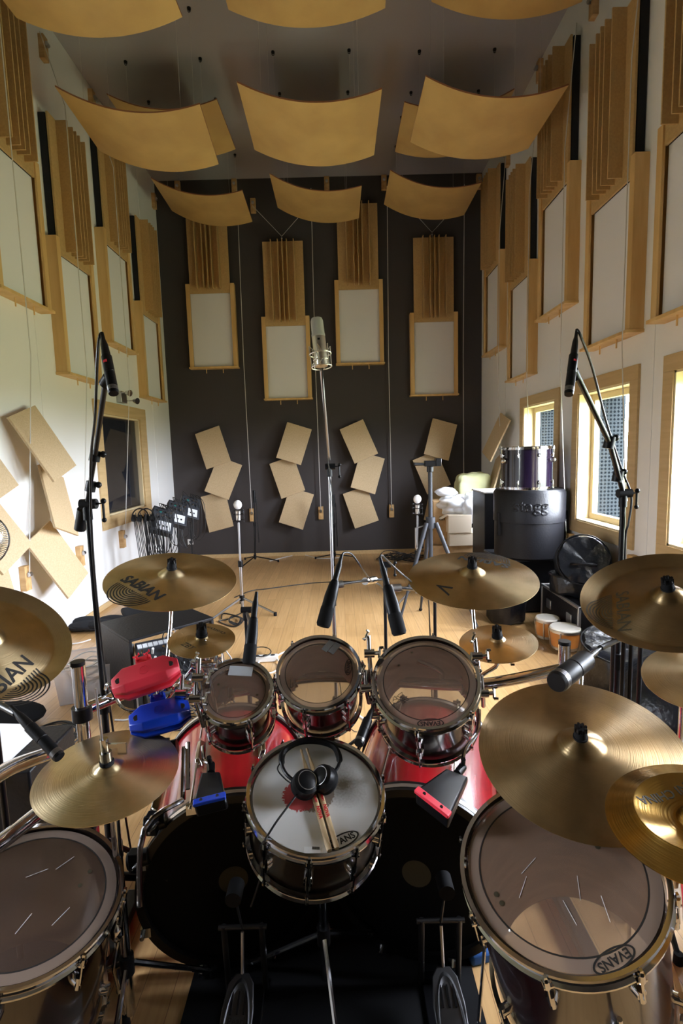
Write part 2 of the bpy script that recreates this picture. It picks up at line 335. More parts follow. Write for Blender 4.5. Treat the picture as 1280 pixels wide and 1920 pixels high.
# cover strips over the wall board joints
for i, (X, Y) in enumerate([(XR-.002, 3.7), (XR-.002, 6.9), (XL+.002, 4.6), (XL+.002, 3.4), (XL+.002, 7.35)]):
    struct(MB().box((X, Y, H/2), (.004, .035, H)).build('trim_%d' % (i+1), 'wall', flat=True))
for i, (a, b) in enumerate(WIN):
    wd = thing('window_%d' % (i+1), None, None, (XR, (a+b)/2, WZ0)); struct(wd)
    f = MB(); o0, o1, p0, p1 = a, b, a+CAS, b-CAS; q0, q1 = WZ0+CAS, WZ1-CAS; t = .02
    f.box((XR-t/2, (a+b)/2, WZ1-CAS/2), (t, b-a, CAS)); f.box((XR-t/2, (a+b)/2, WZ0+CAS/2), (t, b-a, CAS))
    f.box((XR-t/2, a+CAS/2, (q0+q1)/2), (t, CAS, q1-q0)); f.box((XR-t/2, b-CAS/2, (q0+q1)/2), (t, CAS, q1-q0))
    f.build('casing', 'pine_h', wd, bev=.002)
    f = MB(); d = .17; xc = XR+d/2-.01
    f.box((xc, (p0+p1)/2, q0+.008), (d, p1-p0, .016)); f.box((xc, (p0+p1)/2, q1-.008), (d, p1-p0, .016))
    f.box((xc, p0+.008, (q0+q1)/2), (d, .016, q1-q0)); f.box((xc, p1-.008, (q0+q1)/2), (d, .016, q1-q0)); f.build('jamb', 'jamb', wd)
    f = MB(); s = .055; xs = XR+.13; g0, g1, h0, h1 = p0+.016, p1-.016, q0+.016, q1-.016
    f.box((xs, (g0+g1)/2, h0+s/2), (.05, g1-g0, s)); f.box((xs, (g0+g1)/2, h1-s/2), (.05, g1-g0, s))
    f.box((xs, g0+s/2, (h0+h1)/2), (.05, s, h1-h0-2*s)); f.box((xs, g1-s/2, (h0+h1)/2), (.05, s, h1-h0-2*s)); f.build('sash', 'jamb', wd, bev=.003)
    MB().box((xs, (g0+g1)/2, (h0+h1)/2), (.006, g1-g0-2*s, h1-h0-2*s)).build('glass', 'glass', wd, flat=True)
    # perforated lining of the outer reveal
    f = MB(); e0, e1 = XR+.20, XR+.43
    f.box(((e0+e1)/2, p1+.03, (q0+q1)/2), (e1-e0, .03, q1-q0+.12)); f.box(((e0+e1)/2, (p0+p1)/2, q1+.06), (e1-e0, p1-p0, .03))
    f.box(((e0+e1)/2, (p0+p1)/2, q0-.04), (e1-e0, p1-p0, .03)); f.build('screen_lining', 'screen', wd, flat=True)
wd = struct(thing('window_5', None, None, (XL, 1.1, .86))); a, b = ADDED_WIN; f = MB()  # added unseen window, lets side light onto the kit
for y in (a+CAS/2, b-CAS/2): f.box((XL+.011, y, 1.53), (.022, CAS, 1.34))
for z in (.915, 2.145): f.box((XL+.011, (a+b)/2, z), (.022, b-a-2*CAS, .11))
f.build('casing', 'pine_h', wd); MB().box((XL-.1, (a+b)/2, 1.53), (.006, b-a-2*CAS, 1.12)).build('glass', 'glass', wd, flat=True)
# left (control room) window
wd = struct(thing('window_6', None, None, (XL, 6.2, .82))); a, b, z0, z1 = 5.52, 6.98, .83, 2.23; f = MB()
f.box((XL+.011, (a+b)/2, (LW[3]+z1)/2), (.022, b-a, z1-LW[3])); f.box((XL+.011, (a+b)/2, (LW[2]+z0)/2), (.022, b-a, LW[2]-z0))
f.box((XL+.011, (a+LW[0])/2, (LW[2]+LW[3])/2), (.022, LW[0]-a, LW[3]-LW[2])); f.box((XL+.011, (b+LW[1])/2, (LW[2]+LW[3])/2), (.022, b-LW[1], LW[3]-LW[2])); f.build('casing', 'pine_h', wd, bev=.002)
f = MB(); f.box((XL-.08, (LW[0]+LW[1])/2, LW[2]+.01), (.16, LW[1]-LW[0], .02)); f.box((XL-.08, (LW[0]+LW[1])/2, LW[3]-.01), (.16, LW[1]-LW[0], .02))
f.box((XL-.08, LW[0]+.01, 1.53), (.16, .02, LW[3]-LW[2])); f.box((XL-.08, LW[1]-.01, 1.53), (.16, .02, LW[3]-LW[2])); f.build('jamb', 'jamb', wd)
MB().box((XL-.05, (LW[0]+LW[1])/2, 1.53), (.008, LW[1]-LW[0]-.04, LW[3]-LW[2]-.04)).build('glass', 'dglass', wd, flat=True)
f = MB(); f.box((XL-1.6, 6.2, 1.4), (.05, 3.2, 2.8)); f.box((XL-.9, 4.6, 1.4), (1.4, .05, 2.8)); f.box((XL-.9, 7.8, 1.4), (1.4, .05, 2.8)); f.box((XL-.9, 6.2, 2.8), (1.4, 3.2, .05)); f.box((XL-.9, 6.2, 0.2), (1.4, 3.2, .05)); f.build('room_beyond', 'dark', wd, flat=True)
f = MB(); f.box((XL-1.3, 7.2, 1.5), (.06, .9, 2.2)); f.box((XL-.7, 6.45, 1.5), (.08, .05, 2.3)); f.box((XL-1.0, 5.7, 1.5), (.05, .4, 2.2)); f.build('curtain', 'curtain', wd, flat=True)
# ================================================================== ABSORBER UNITS
def unit(T, label, group):
    """T: local x along the wall, y into the wall (0 = wall face, negative = into the room), z up from the shelf"""
    t = thing('absorber_panel', label, 'acoustic panel', group=group, mw=T); W, D, Hh = .71, .105, 1.19; r = .06
    for s in (-1, 1):
        f = MB(); f.prism([(s*(W/2), 0), (s*(W/2), -D), (s*(W/2-r), -D), (s*(W/2-r), -D+.02), (s*(W/2-.022), -D+.02), (s*(W/2-.022), 0)], Hh); f.build('side_rail', 'pine', t, local=True, bev=.0015)
    sh = MB().box((0, -D/2-.012, -.012), (W+.02, D+.024, .024)).build('shelf', 'pine', t, local=True, bev=.002)
    MB().box((0, -D/2+.02, 1.06/2), (W-2*r+.01, D-.05, 1.06)).build('fabric_panel', 'fabric', t, local=True)
    bd = MB().box((0, -D+.021, 1.65), (W-2*r, .018, 1.19)).build('diffuser_board', 'mdf', t, local=True, bev=.001)
    MB().box((0, -D/2+.018, 1.65), (W-2*r-.01, D-.045, 1.18)).build('backing', 'felt', t, local=True)
    for x in (-.165, -.065, .0, .065, .165):
        MB().box((x, -D+.012-.0525, 1.675), (.011, .105, 1.13)).build('fin', 'mdf', bd, local=True)
    for x in (-.12, .13):
        MB().cyl((x, -D+.03, -.09), (x, -D+.03, -.02), .006, n=8).build('peg', 'pine', sh, local=True)
    MB().cyl((-.01, -D/2, 2.24), (-.01, -D/2, 2.30), .006, n=8).sph((-.01, -D/2, 2.30), .014, 8).build('hook', 'steel', t, local=True)
    return t
ZB = {0: 2.43, 1: 2.92}
for x, k, nm in [(-1.80, 1, 'white and pine acoustic panel on the dark wall, first from the left, mounted high'), (-.71, 0, 'white and pine acoustic panel on the dark wall, second from the left, hung low'),
                 (.385, 1, 'white and pine acoustic panel on the dark wall, third from the left, mounted high'), (1.49, 0, 'white and pine acoustic panel on the dark wall, rightmost, hung low')]:
    unit(Matrix.Translation((x, YB, ZB[k])), nm, 'absorber panels on the back wall')
for y, k, nm in [(7.22, 0, 'pine framed acoustic panel on the left wall, farthest, beside the dark wall corner'), (6.25, 1, 'pine framed acoustic panel on the left wall above the dark window'),
                 (5.22, 0, 'pine framed acoustic panel on the left wall, second nearest, hung low'), (4.33, 1, 'large near acoustic panel on the left wall cut by the photo edge')]:
    unit(Matrix.Translation((XL, y, ZB[k]-.03)) @ Matrix.Rotation(rad(90), 4, 'Z'), nm, 'absorber panels on the left wall')
for y, k, nm in [(7.22, 1, 'pine framed acoustic panel on the right wall, farthest, next to the dark wall'), (6.17, 0, 'pine framed acoustic panel on the right wall, second farthest, hung low'),
                 (5.22, 1, 'pine framed acoustic panel on the right wall with its shelf above the middle window'), (4.18, 0, 'tall pine framed acoustic panel on the right wall, second nearest, hung low'),
                 (3.22, 0, 'nearest acoustic panel on the right wall, cut off by the photo edge')]:
    unit(Matrix.Translation((XR, y, ZB[k]-.01)) @ Matrix.Rotation(rad(-90), 4, 'Z'), nm, 'absorber panels on the right wall')
# ================================================================== CEILING CLOUDS
def cloud(c, rx, ry, rz, label, hooks=True):
    T = Matrix.Translation(c) @ Matrix.Rotation(rad(rz), 4, 'Z') @ Matrix.Rotation(rad(ry), 4, 'Y') @ Matrix.Rotation(rad(rx), 4, 'X')
    t = thing('ceiling_reflector', label, 'ceiling reflector', group='curved reflectors hanging from the ceiling', mw=T)
    Wd, L, S = 1.1, .85, .12; n = 20; mb = MB(); g = [[], []]
    for lv, dz in ((0, 0), (1, .012)):
        for i in range(n+1):
            x = -Wd/2+Wd*i/n; z = S*(2*x/Wd)**2+dz; g[lv].append([mb.b.verts.new((x, y, z)) for y in (-L/2, -L/4, 0, L/4, L/2)])
    for i in range(n):
        for j in range(4):
            for lv in (0, 1): mb.b.faces.new((g[lv][i][j], g[lv][i+1][j], g[lv][i+1][j+1], g[lv][i][j+1]))
    mb.build('curved_sheet', 'cloud', t, local=True)
    e = MB()
    for i in range(n):
        for j in (0, 4): e._add([g_ for g_ in ((-Wd/2+Wd*i/n, (-L/2 if j == 0 else L/2), S*(2*i/n-1)**2), (-Wd/2+Wd*(i+1)/n, (-L/2 if j == 0 else L/2), S*(2*(i+1)/n-1)**2), (-Wd/2+Wd*(i+1)/n, (-L/2 if j == 0 else L/2), S*(2*(i+1)/n-1)**2+.012), (-Wd/2+Wd*i/n, (-L/2 if j == 0 else L/2), S*(2*i/n-1)**2+.012))], [(0, 1, 2, 3)])
    for sx_ in (-1, 1): e._add([(sx_*Wd/2, -L/2, S), (sx_*Wd/2, L/2, S), (sx_*Wd/2, L/2, S+.012), (sx_*Wd/2, -L/2, S+.012)], [(0, 1, 2, 3)])
    e.build('sheet_edge', 'edge', t, local=True, flat=True)
    for x in (-.38, .38):
        for y in (-.3, .3):
            p = T @ V((x, y, S*(2*x/Wd)**2+.01)); MB().cyl(p, (p.x, p.y, H-.03), .0012, n=5).build('hanging_line', 'cord', t)
            h = MB(); h.cyl((p.x, p.y, H-.035), (p.x, p.y, H-.005), .003, n=6); h.cyl((p.x, p.y, H-.012), (p.x, p.y, H), .018, n=10); h.tube([(p.x+.012*cos(a*pi/4), p.y, H-.025+.012*sin(a*pi/4)) for a in range(8)], .003, 6, closed=True); h.build('ceiling_hook', 'blackm', t)
rows = [((-1.50, 3.34, 4.36), .4, 2.3, -1.8, 'curved beige ceiling sheet cut by the photo top, on the left'), ((-.136, 3.59, 4.57), 1, 1.5, -1, 'curved beige ceiling sheet cut by the photo top, in the middle'),
        ((1.32, 3.78, 4.75), -1, 2.8, -1.9, 'curved beige ceiling sheet cut by the photo top, on the right'),
        ((-1.58, 4.80, 4.28), 0, 6, 3, 'large curved ceiling sheet, left of the three biggest fully visible'), ((-.138, 4.687, 4.237), -1, 3.7, 0, 'large curved ceiling sheet, middle of the three biggest fully visible'),
        ((1.296, 4.72, 4.27), .5, 4.4, 0, 'large curved ceiling sheet, right of the three biggest fully visible'),
        ((-1.643, 6.022, 5.04), 0, 4.6, -1.4, 'curved ceiling sheet mostly hidden behind the large left one, right end peeking out'), ((-.15, 5.95, 5.0), 0, 3, 0, 'curved ceiling sheet almost hidden behind the large middle one'),
        ((1.325, 5.985, 4.96), 0, -5, 0, 'curved ceiling sheet half hidden behind the large right one, left end peeking out'),
        ((-1.629, 7.1, 4.744), 0, 8.3, 1, 'small far curved ceiling sheet before the dark wall, leftmost'), ((-.18, 6.97, 4.696), 0, 8.3, 0, 'small far curved ceiling sheet before the dark wall, middle one'),
        ((1.254, 7.01, 4.719), 0, 8.6, 0, 'small far curved ceiling sheet before the dark wall, rightmost')]
for r in rows: cloud(*r)
# ================================================================== TILTED SLABS
def slab(c, lean, roll_, face, label, group, thk=.02):
    """lean: degrees the foot stands off the wall; roll_: degrees turned on the wall; face: heading of the wall frame"""
    T = Matrix.Translation(c) @ Matrix.Rotation(rad(face), 4, 'Z') @ Matrix.Rotation(rad(roll_), 4, 'Y') @ Matrix.Rotation(rad(-lean), 4, 'X')
    mb = MB(); mb.box((0, 0, 0), (.385, thk, .57), T)
    o = mb.build('wall_reflector', 'slab', bev=.0015)
    return setp(o, label, 'wall reflector', group)
bs = [(-1.871, 1.726, -18, 'leftmost stack, top board'), (-1.744, 1.259, 22, 'leftmost stack, middle board'), (-1.871, .748, -13.5, 'leftmost stack, bottom board'),
      (-.646, 1.75, 18.4, 'second stack from the left, top board'), (-.771, 1.247, -18.3, 'second stack from the left, middle board'), (-.652, .761, 19, 'second stack from the left, bottom board'),
      (.33, 1.754, -22, 'third stack from the left, top board'), (.456, 1.275, 17.5, 'third stack from the left, middle board'), (.338, .752, -18, 'third stack from the left, bottom board'),
      (1.565, 1.751, 16.5, 'rightmost stack, top board'), (1.432, 1.255, -21, 'rightmost stack, middle board behind the tripod head'), (1.555, .757, 15, 'rightmost stack, bottom board behind the cartons')]
for i, (x, z, a, nm) in enumerate(bs):
    slab((x, YB-.13-.03*(i % 3 == 0)+.02*(i % 3 == 2), z), 12, a, 0, 'tilted beige board on the dark wall, '+nm, 'tilted boards on the back wall')
ls = [((-2.37, 4.24, 1.74), 22, -18, 'tilted beige board on the left wall, topmost beside the microphone boom'), ((-2.40, 4.44, 1.25), 19, 19.4, 'tilted beige board on the left wall, middle one tucked under the top board'),
      ((-2.37, 4.30, .77), 20, -20, 'tilted beige board on the left wall, lowest, above the cable bin'), ((-2.37, 3.42, 1.62), 20, -19, 'beige board corner at the left photo edge, upper'),
      ((-2.38, 3.52, 1.16), 20, -22, 'beige board at the left photo edge behind the chrome fan, middle'), ((-2.37, 3.48, .74), 20, 16, 'beige board at the left photo edge above the big cymbal, lower')]
for c, l_, a, nm in ls: slab(c, l_, a, 90, nm, 'tilted boards on the left wall')
for c, l_, a, nm in [((2.06, 6.75, 1.74), 20, 18, 'tilted beige board on the right wall left of the far window, upper'), ((2.08, 6.85, 1.25), 20, -18, 'tilted beige board on the right wall, middle, behind the dark drum'), ((2.07, 6.8, .8), 20, 16, 'tilted beige board on the right wall, lowest, behind the cartons')]:
    slab(c, l_, a, -90, nm, 'tilted boards on the right wall')
# ================================================================== PULLEY BLOCKS AND CORDS
def block(p, nrm, label, group, big=False):
    T = frame(p, nrm, V((0, 0, 1))); t = thing('wood_block', label, 'wood block', group=group, mw=T)
    MB().box((0, 0, .025), (.075, .20, .05)).build('body', 'block', t, local=True, bev=.003)
    m = MB(); m.cyl((-.018, .03, .062), (.018, .03, .062), .018, n=14); m.box((0, .03, .055), (.008, .05, .012)); m.build('pulley', 'steel', t, local=True)
    return t
nB, nL, nR = V((0, -1, 0)), V((1, 0, 0)), V((-1, 0, 0))
for x, z, nm in [(-1.38, 5.47, 'behind the leftmost far ceiling sheet'), (-1.12, 5.2, 'between the left and middle far ceiling sheets'), (-.04, 5.47, 'above the middle far ceiling sheet'), (.79, 5.47, 'at the right far ceiling sheet corner'), (-2.2, 5.46, 'by the left corner'), (2.17, 5.45, 'by the right corner')]:
    block((x, YB, z), nB, 'wooden pulley block high on the dark wall, '+nm, 'pulley blocks high on the back wall')
for x, nm in [(-1.35, 'leftmost, beside a black stand'), (-.28, 'left of the tall microphone pole'), (.82, 'right of the tall microphone pole'), (1.94, 'rightmost, behind the crates')]:
    block((x, YB, .67), nB, 'small wooden cord block low on the dark wall, '+nm, 'cord blocks low on the back wall')
    o = MB().tube([(x, YB-.06, .7), (x-.01, YB-.07, 3), (x+.01, YB-.07, 5.4)], .005, 6).build('pull_cord', 'cord'); setp(o, 'pale cord down the dark wall, '+nm, 'cord', 'cords down the back wall')
for y, nm in [(5.95, 'under the dark window'), (4.96, 'beside the tilted boards'), (4.07, 'nearest, right of the big left cymbal')]:
    block((XL, y, .67), nL, 'small wooden cord block low on the left wall, '+nm, 'cord blocks low on the left wall')
    o = MB().tube([(XL+.06, y, .7), (XL+.235, y, 2.4), (XL+.235, y, 4.7), (XL+.07, y, 5.3)], .004, 6).build('pull_cord', 'cord'); setp(o, 'pale cord down the left wall, '+nm, 'cord', 'cords down the left wall')
for y, z, nm in [(5.09, 5.26, 'nearest'), (6.04, 5.42, 'behind the large left ceiling sheet'), (7.9, 5.25, 'farthest, by the dark wall')]:
    block((XL, y, z), nL, 'small wooden pulley block high on the left wall, '+nm, 'pulley blocks high on the left wall')
for y, nm in [(3.81, 'under the middle window frame corner'), (4.87, 'behind the round black case')]:
    block((XR, y, .67), nR, 'small wooden cord block low on the right wall, '+nm, 'cord blocks low on the right wall')
for y, z, nm in [(4.66, 5.18, 'nearest'), (5.81, 5.45, 'behind the large right ceiling sheet'), (6.82, 5.15, 'farthest')]:
    block((XR, y, z), nR, 'small wooden pulley block high on the right wall, '+nm, 'pulley blocks high on the right wall')
for y, nm in [(3.83, 'nearest, along the middle window frame'), (4.87, 'beside the panel above the middle window'), (5.72, 'crossing the far window'), (6.72, 'farthest, near the corner')]:
    o = MB().tube([(XR-.06, y, .7), (XR-.15, y, 2.3), (XR-.15, y, 4.2), (XR-.07, y, 5.2)], .004, 6).build('pull_cord', 'cord'); setp(o, 'pale cord down the right wall, '+nm, 'cord', 'cords down the right wall')
for x, z0, nm in [(-.71, 4.74, 'second'), (1.49, 4.74, 'rightmost')]:
    o = MB().tube([(x-.42, YB-.06, z0+.45), (x-.01, YB-.05, z0+.02), (x+.42, YB-.06, z0+.45)], .004, 6).build('hanging_cord', 'cord'); setp(o, 'V-shaped cord holding up the %s acoustic panel of the dark wall' % nm, 'cord', 'hanging cords of the back panels')
# ================================================================== WALL LAMP, SOCKET
t = thing('emergency_lamp', 'small grey twin-spot lamp on the left wall above the dark window', 'wall lamp', onX(230, 745, XL)); p = onX(228, 745, XL+.03)
MB().box(p, (.06, .16, .13)).build('box', 'steel', t, bev=.004)
for q in (onX(240, 736, XL+.16), onX(254, 751, XL+.16)):
    MB().cyl(q+V((-.02, 0, 0)), q+V((.03, -.02, -.01)), .022, .038, n=18).build('lamp_head', 'chrome', t)
    MB().cyl(q+V((-.12, .02, 0)), q, .006, n=8).build('arm', 'steel', t)
p = onY(357, 1016, YB-.006); t = thing('wall_socket', 'small white square socket low on the dark wall by the left corner', 'socket', p)
MB().box(p, (.085, .012, .085)).build('plate', 'white', t, bev=.003); MB().cyl(p+V((0, -.008, 0)), p+V((0, .0, 0)), .02, n=20).build('outlet', 'panelgrey', t)
# ================================================================== DRUM KIT
setp(MB().box((-.06, 1.30, .004), (.86, .98, .008)).build('shade_sheet', 'shoe'), 'black sheet added as the shade on the floor under the pedals and snare drum', 'shade sheet')  # dark sheet added in place of the shade under the kit
def pd(x, y, d): return EYE + _ray(x, y)*d         # point at a measured depth
def tripod(t, foot, spread, h, r=.009, m='chrome', n=3, a0=0, mr='rubber'):
    """three splayed legs round a pole standing at foot"""
    for i in range(n):
        a = a0+2*pi*i/n; e = V((foot.x+spread*cos(a), foot.y+spread*sin(a), .012)); lg = MB().tube([(foot.x+.015*cos(a), foot.y+.015*sin(a), h), e+V((0, 0, .01))], r, 8).build('leg', m, t)
        MB().cyl(e+V((0, 0, -.012)), e+V((0, 0, .022)), r*1.6, r*1.5, 10).build('rubber_foot', mr, lg)
    MB().cyl((foot.x, foot.y, h-.025), (foot.x, foot.y, h+.03), r*2.4, n=16).build('collar', 'black', t)
def wingbolt(t, p, d, s=.02, m='chrome'):
    p = V(p); d = V(d).normalized(); u = d.orthogonal().normalized()
    mb = MB(); mb.cyl(p, p+d*s, s*.32, n=10); mb.cyl(p+d*s*.9-u*s*.8, p+d*s*1.5-u*s*.9, s*.3, s*.2, 8); mb.cyl(p+d*s*.9+u*s*.8, p+d*s*1.5+u*s*.9, s*.3, s*.2, 8); mb.cyl(p+d*s*.9-u*s*.8, p+d*s*.9+u*s*.8, s*.22, n=8)
    return mb.build('wing_bolt', m, t)

def drum(name, c, nx, ny, R, depth, lugs, shell, label, cat='drum', hoop='chrome', head='film', bottom=True, group=None, logo=None, lug_m='chrome', ringed=True, phase=0.15, rimh=.03, inner='shellin', vent=True):
    T = frame(c, (nx, ny, 1), V((0, 1, 0))); t = thing(name, label, cat, group=group, mw=T); Rs = R-.012
    z0 = -rimh*.35
    MB().lathe([(Rs, z0-.004), (Rs+.0005, z0-depth), (Rs-.008, z0-depth), (Rs-.008, z0-.004)], 64, closed=True).build('shell', shell, t, local=True)
    if inner: MB().lathe([(Rs-.0085, z0-.006), (Rs-.0085, z0-depth+.002)], 64).build('shell_inside', inner, t, local=True)
    def hoopm(zt, sg):
        pr = [(R-.006, zt), (R+.003, zt+sg*.002), (R+.005, zt-sg*.002), (R-.001, zt-sg*.006), (R-.001, zt-sg*(rimh-.008)), (R+.006, zt-sg*(rimh-.005)), (R+.006, zt-sg*rimh), (R-.0055, zt-sg*rimh), (R-.0055, zt-sg*.008)]
        return MB().lathe(pr, 72, closed=True)
    hoopm(.010, 1).build('hoop', hoop, t, local=True)
    hb = z0-depth
    if bottom: hoopm(hb-.010, -1).build('hoop', hoop, t, local=True)
    hd = MB().lathe([(1e-4, 0), (R*.4, 0), (Rs-.002, 0), (Rs+.004, -.005), (Rs+.004, -.012)], 64).build('batter_head', head, t, local=True)
    if bottom: MB().lathe([(1e-4, hb), (Rs+.003, hb)], 64).build('resonant_head', 'filmd', t, local=True)
    if ringed:
        MB().lathe([(R*.805, .0008), (R*.82, .0008)], 72).build('ring_line', 'ink', hd, local=True, flat=True)
        MB().lathe([(R*.822, .0006), (R*.935, .0006)], 72).build('frosted_ring', 'ring', hd, local=True, flat=True)
    for i in range(lugs):
        a = 2*pi*(i+phase)/lugs; x, y = cos(a), sin(a); L = MB(); zt = z0-.045; zb = hb+.045
        segs = [(zt, zt-.035)] + ([(zb, zb+.035)] if bottom and depth > .12 else [])
        for za, zz in segs:
            L = MB(); L.cyl((x*(Rs-.002), y*(Rs-.002), (za+zz)/2), (x*(Rs+.016), y*(Rs+.016), (za+zz)/2), .013, .011, 12); L.cyl((x*(Rs+.014), y*(Rs+.014), min(za, zz)), (x*(Rs+.014), y*(Rs+.014), max(za, zz)), .0075, n=10)
            L.build('lug', lug_m, t, local=True)
        r = MB(); r.cyl((x*(R+.009), y*(R+.009), zt-.02), (x*(R+.009), y*(R+.009), .012-rimh+.012), .0028, n=6); r.cyl((x*(R+.009), y*(R+.009), -rimh+.012), (x*(R+.009), y*(R+.009), .004), .0065, n=8); r.box((x*(R+.009), y*(R+.009), .010), (.006, .006, .012))
        r.box((x*(R+.004), y*(R+.004), -rimh+.014), (.02, .016, .005), rz=0); r.build('tension_rod', lug_m, t, local=True)
        if bottom: r = MB(); r.cyl((x*(R+.009), y*(R+.009), zb+.02), (x*(R+.009), y*(R+.009), hb), .0028, n=6); r.cyl((x*(R+.009), y*(R+.009), hb+rimh-.016), (x*(R+.009), y*(R+.009), hb+.002), .0055, n=8); r.build('tension_rod', lug_m, t, local=True)
    t['head'] = hd.name
    if logo:
        ang, rr, sz, rot = logo; T2 = TR(rr*R*cos(rad(ang)), rr*R*sin(rad(ang)), .0012, rot)
        e = MB(); k = 40; e.b.transform(Matrix.Identity(4))
        o_ = [(sz*1.9*cos(2*pi*i/k), sz*.75*sin(2*pi*i/k), 0) for i in range(k)]; i_ = [(sz*1.72*cos(2*pi*i/k), sz*.6*sin(2*pi*i/k), 0) for i in range(k)]
        e._add(o_+i_, [(i, (i+1) % k, k+(i+1) % k, k+i) for i in range(k)], T2); e.build('logo_oval', 'ink', hd, local=True, flat=True)
        text_on('logo_lettering', 'EVANS', sz*.95, 'ink', hd, T2, bold=.0006)
    return t
HD = lambda t: bpy.data.objects[t['head']]
# --- toms, snare, floor toms
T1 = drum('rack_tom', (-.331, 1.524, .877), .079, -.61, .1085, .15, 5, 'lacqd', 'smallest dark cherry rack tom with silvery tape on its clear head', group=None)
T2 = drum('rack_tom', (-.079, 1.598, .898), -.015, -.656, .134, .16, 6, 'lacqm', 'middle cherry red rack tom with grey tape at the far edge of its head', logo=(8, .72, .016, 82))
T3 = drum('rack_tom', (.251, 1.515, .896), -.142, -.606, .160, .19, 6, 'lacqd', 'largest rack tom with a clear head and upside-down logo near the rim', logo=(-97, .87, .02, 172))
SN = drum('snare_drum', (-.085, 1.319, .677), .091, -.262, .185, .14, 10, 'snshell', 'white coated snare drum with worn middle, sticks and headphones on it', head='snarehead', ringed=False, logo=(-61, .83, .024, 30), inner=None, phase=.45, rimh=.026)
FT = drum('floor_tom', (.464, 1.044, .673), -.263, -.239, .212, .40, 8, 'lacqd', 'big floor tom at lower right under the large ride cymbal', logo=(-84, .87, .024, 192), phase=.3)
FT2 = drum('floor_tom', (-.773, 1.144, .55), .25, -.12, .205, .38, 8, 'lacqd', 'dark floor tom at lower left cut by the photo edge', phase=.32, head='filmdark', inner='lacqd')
for tt, (x, y, w_, h_, a, m_) in [(T1, (.0, .072, .075, .035, 0, 'tapew')), (T2, (.03, .098, .022, .045, -38, 'tape')), (T2, (.052, .088, .022, .045, -38, 'tape'))]:
    MB().box((0, 0, .0012), (w_, h_, .001), TR(x, y, 0, a)).build('tape_strip', m_, HD(tt), local=True)
# scribble and barcode sticker, scratches
sc = MB()
for i in range(9):
    a = random.uniform(0, 6); x0, y0 = -.088+random.uniform(-.015, .02), -.052+random.uniform(-.012, .016)
    sc.tube(smooth_path([(x0, y0, .001), (x0+.012*cos(a), y0+.012*sin(a), .001), (x0+.014*cos(a+1.6), y0+.014*sin(a+1.6), .001)], 4), .0007, 4)
sc.build('pen_scribble', 'ink', HD(T3), local=True)
MB().box((0, 0, .001), (.04, .016, .0005), TR(-.0, -.163, 0, 2)).build('sticker', 'paper', HD(SN), local=True)
bc = MB()
for i in range(14): bc.box((-.0+i*.0013, -.158, .0016), (.0007 if i % 3 else .001, .007, .0003))
bc.build('barcode', 'ink', HD(SN), local=True)
for tt, lst in [(FT, [(.02, -.05, 70), (-.06, .02, 30), (-.02, -.09, 95), (.05, -.1, 80), (-.09, -.02, 50)]), (FT2, [(.02, -.06, 80), (.09, -.03, 70), (-.02, .06, 40), (.03, .10, 60)])]:
    for x, y, a in lst: MB().box((0, 0, .001), (.05, .0012, .0004), TR(x, y, 0, a)).build('scratch', 'labelw', HD(tt), local=True)
for tt, (x, y) in [(FT, (-.15, -.02)), (FT, (-.145, -.04)), (FT, (.10, .02)), (FT2, (.10, .09)), (FT2, (.095, .05)), (T1, (-.06, .02)), (T1, (.065, -.01)), (T3, (-.02, .11)), (T3, (-.07, .07))]:
    MB().sph((x, y, .001), .006 if tt in (FT, FT2) else .004, 10, (1, 1, .1)).build('smudge', 'inkf', HD(tt), local=True)
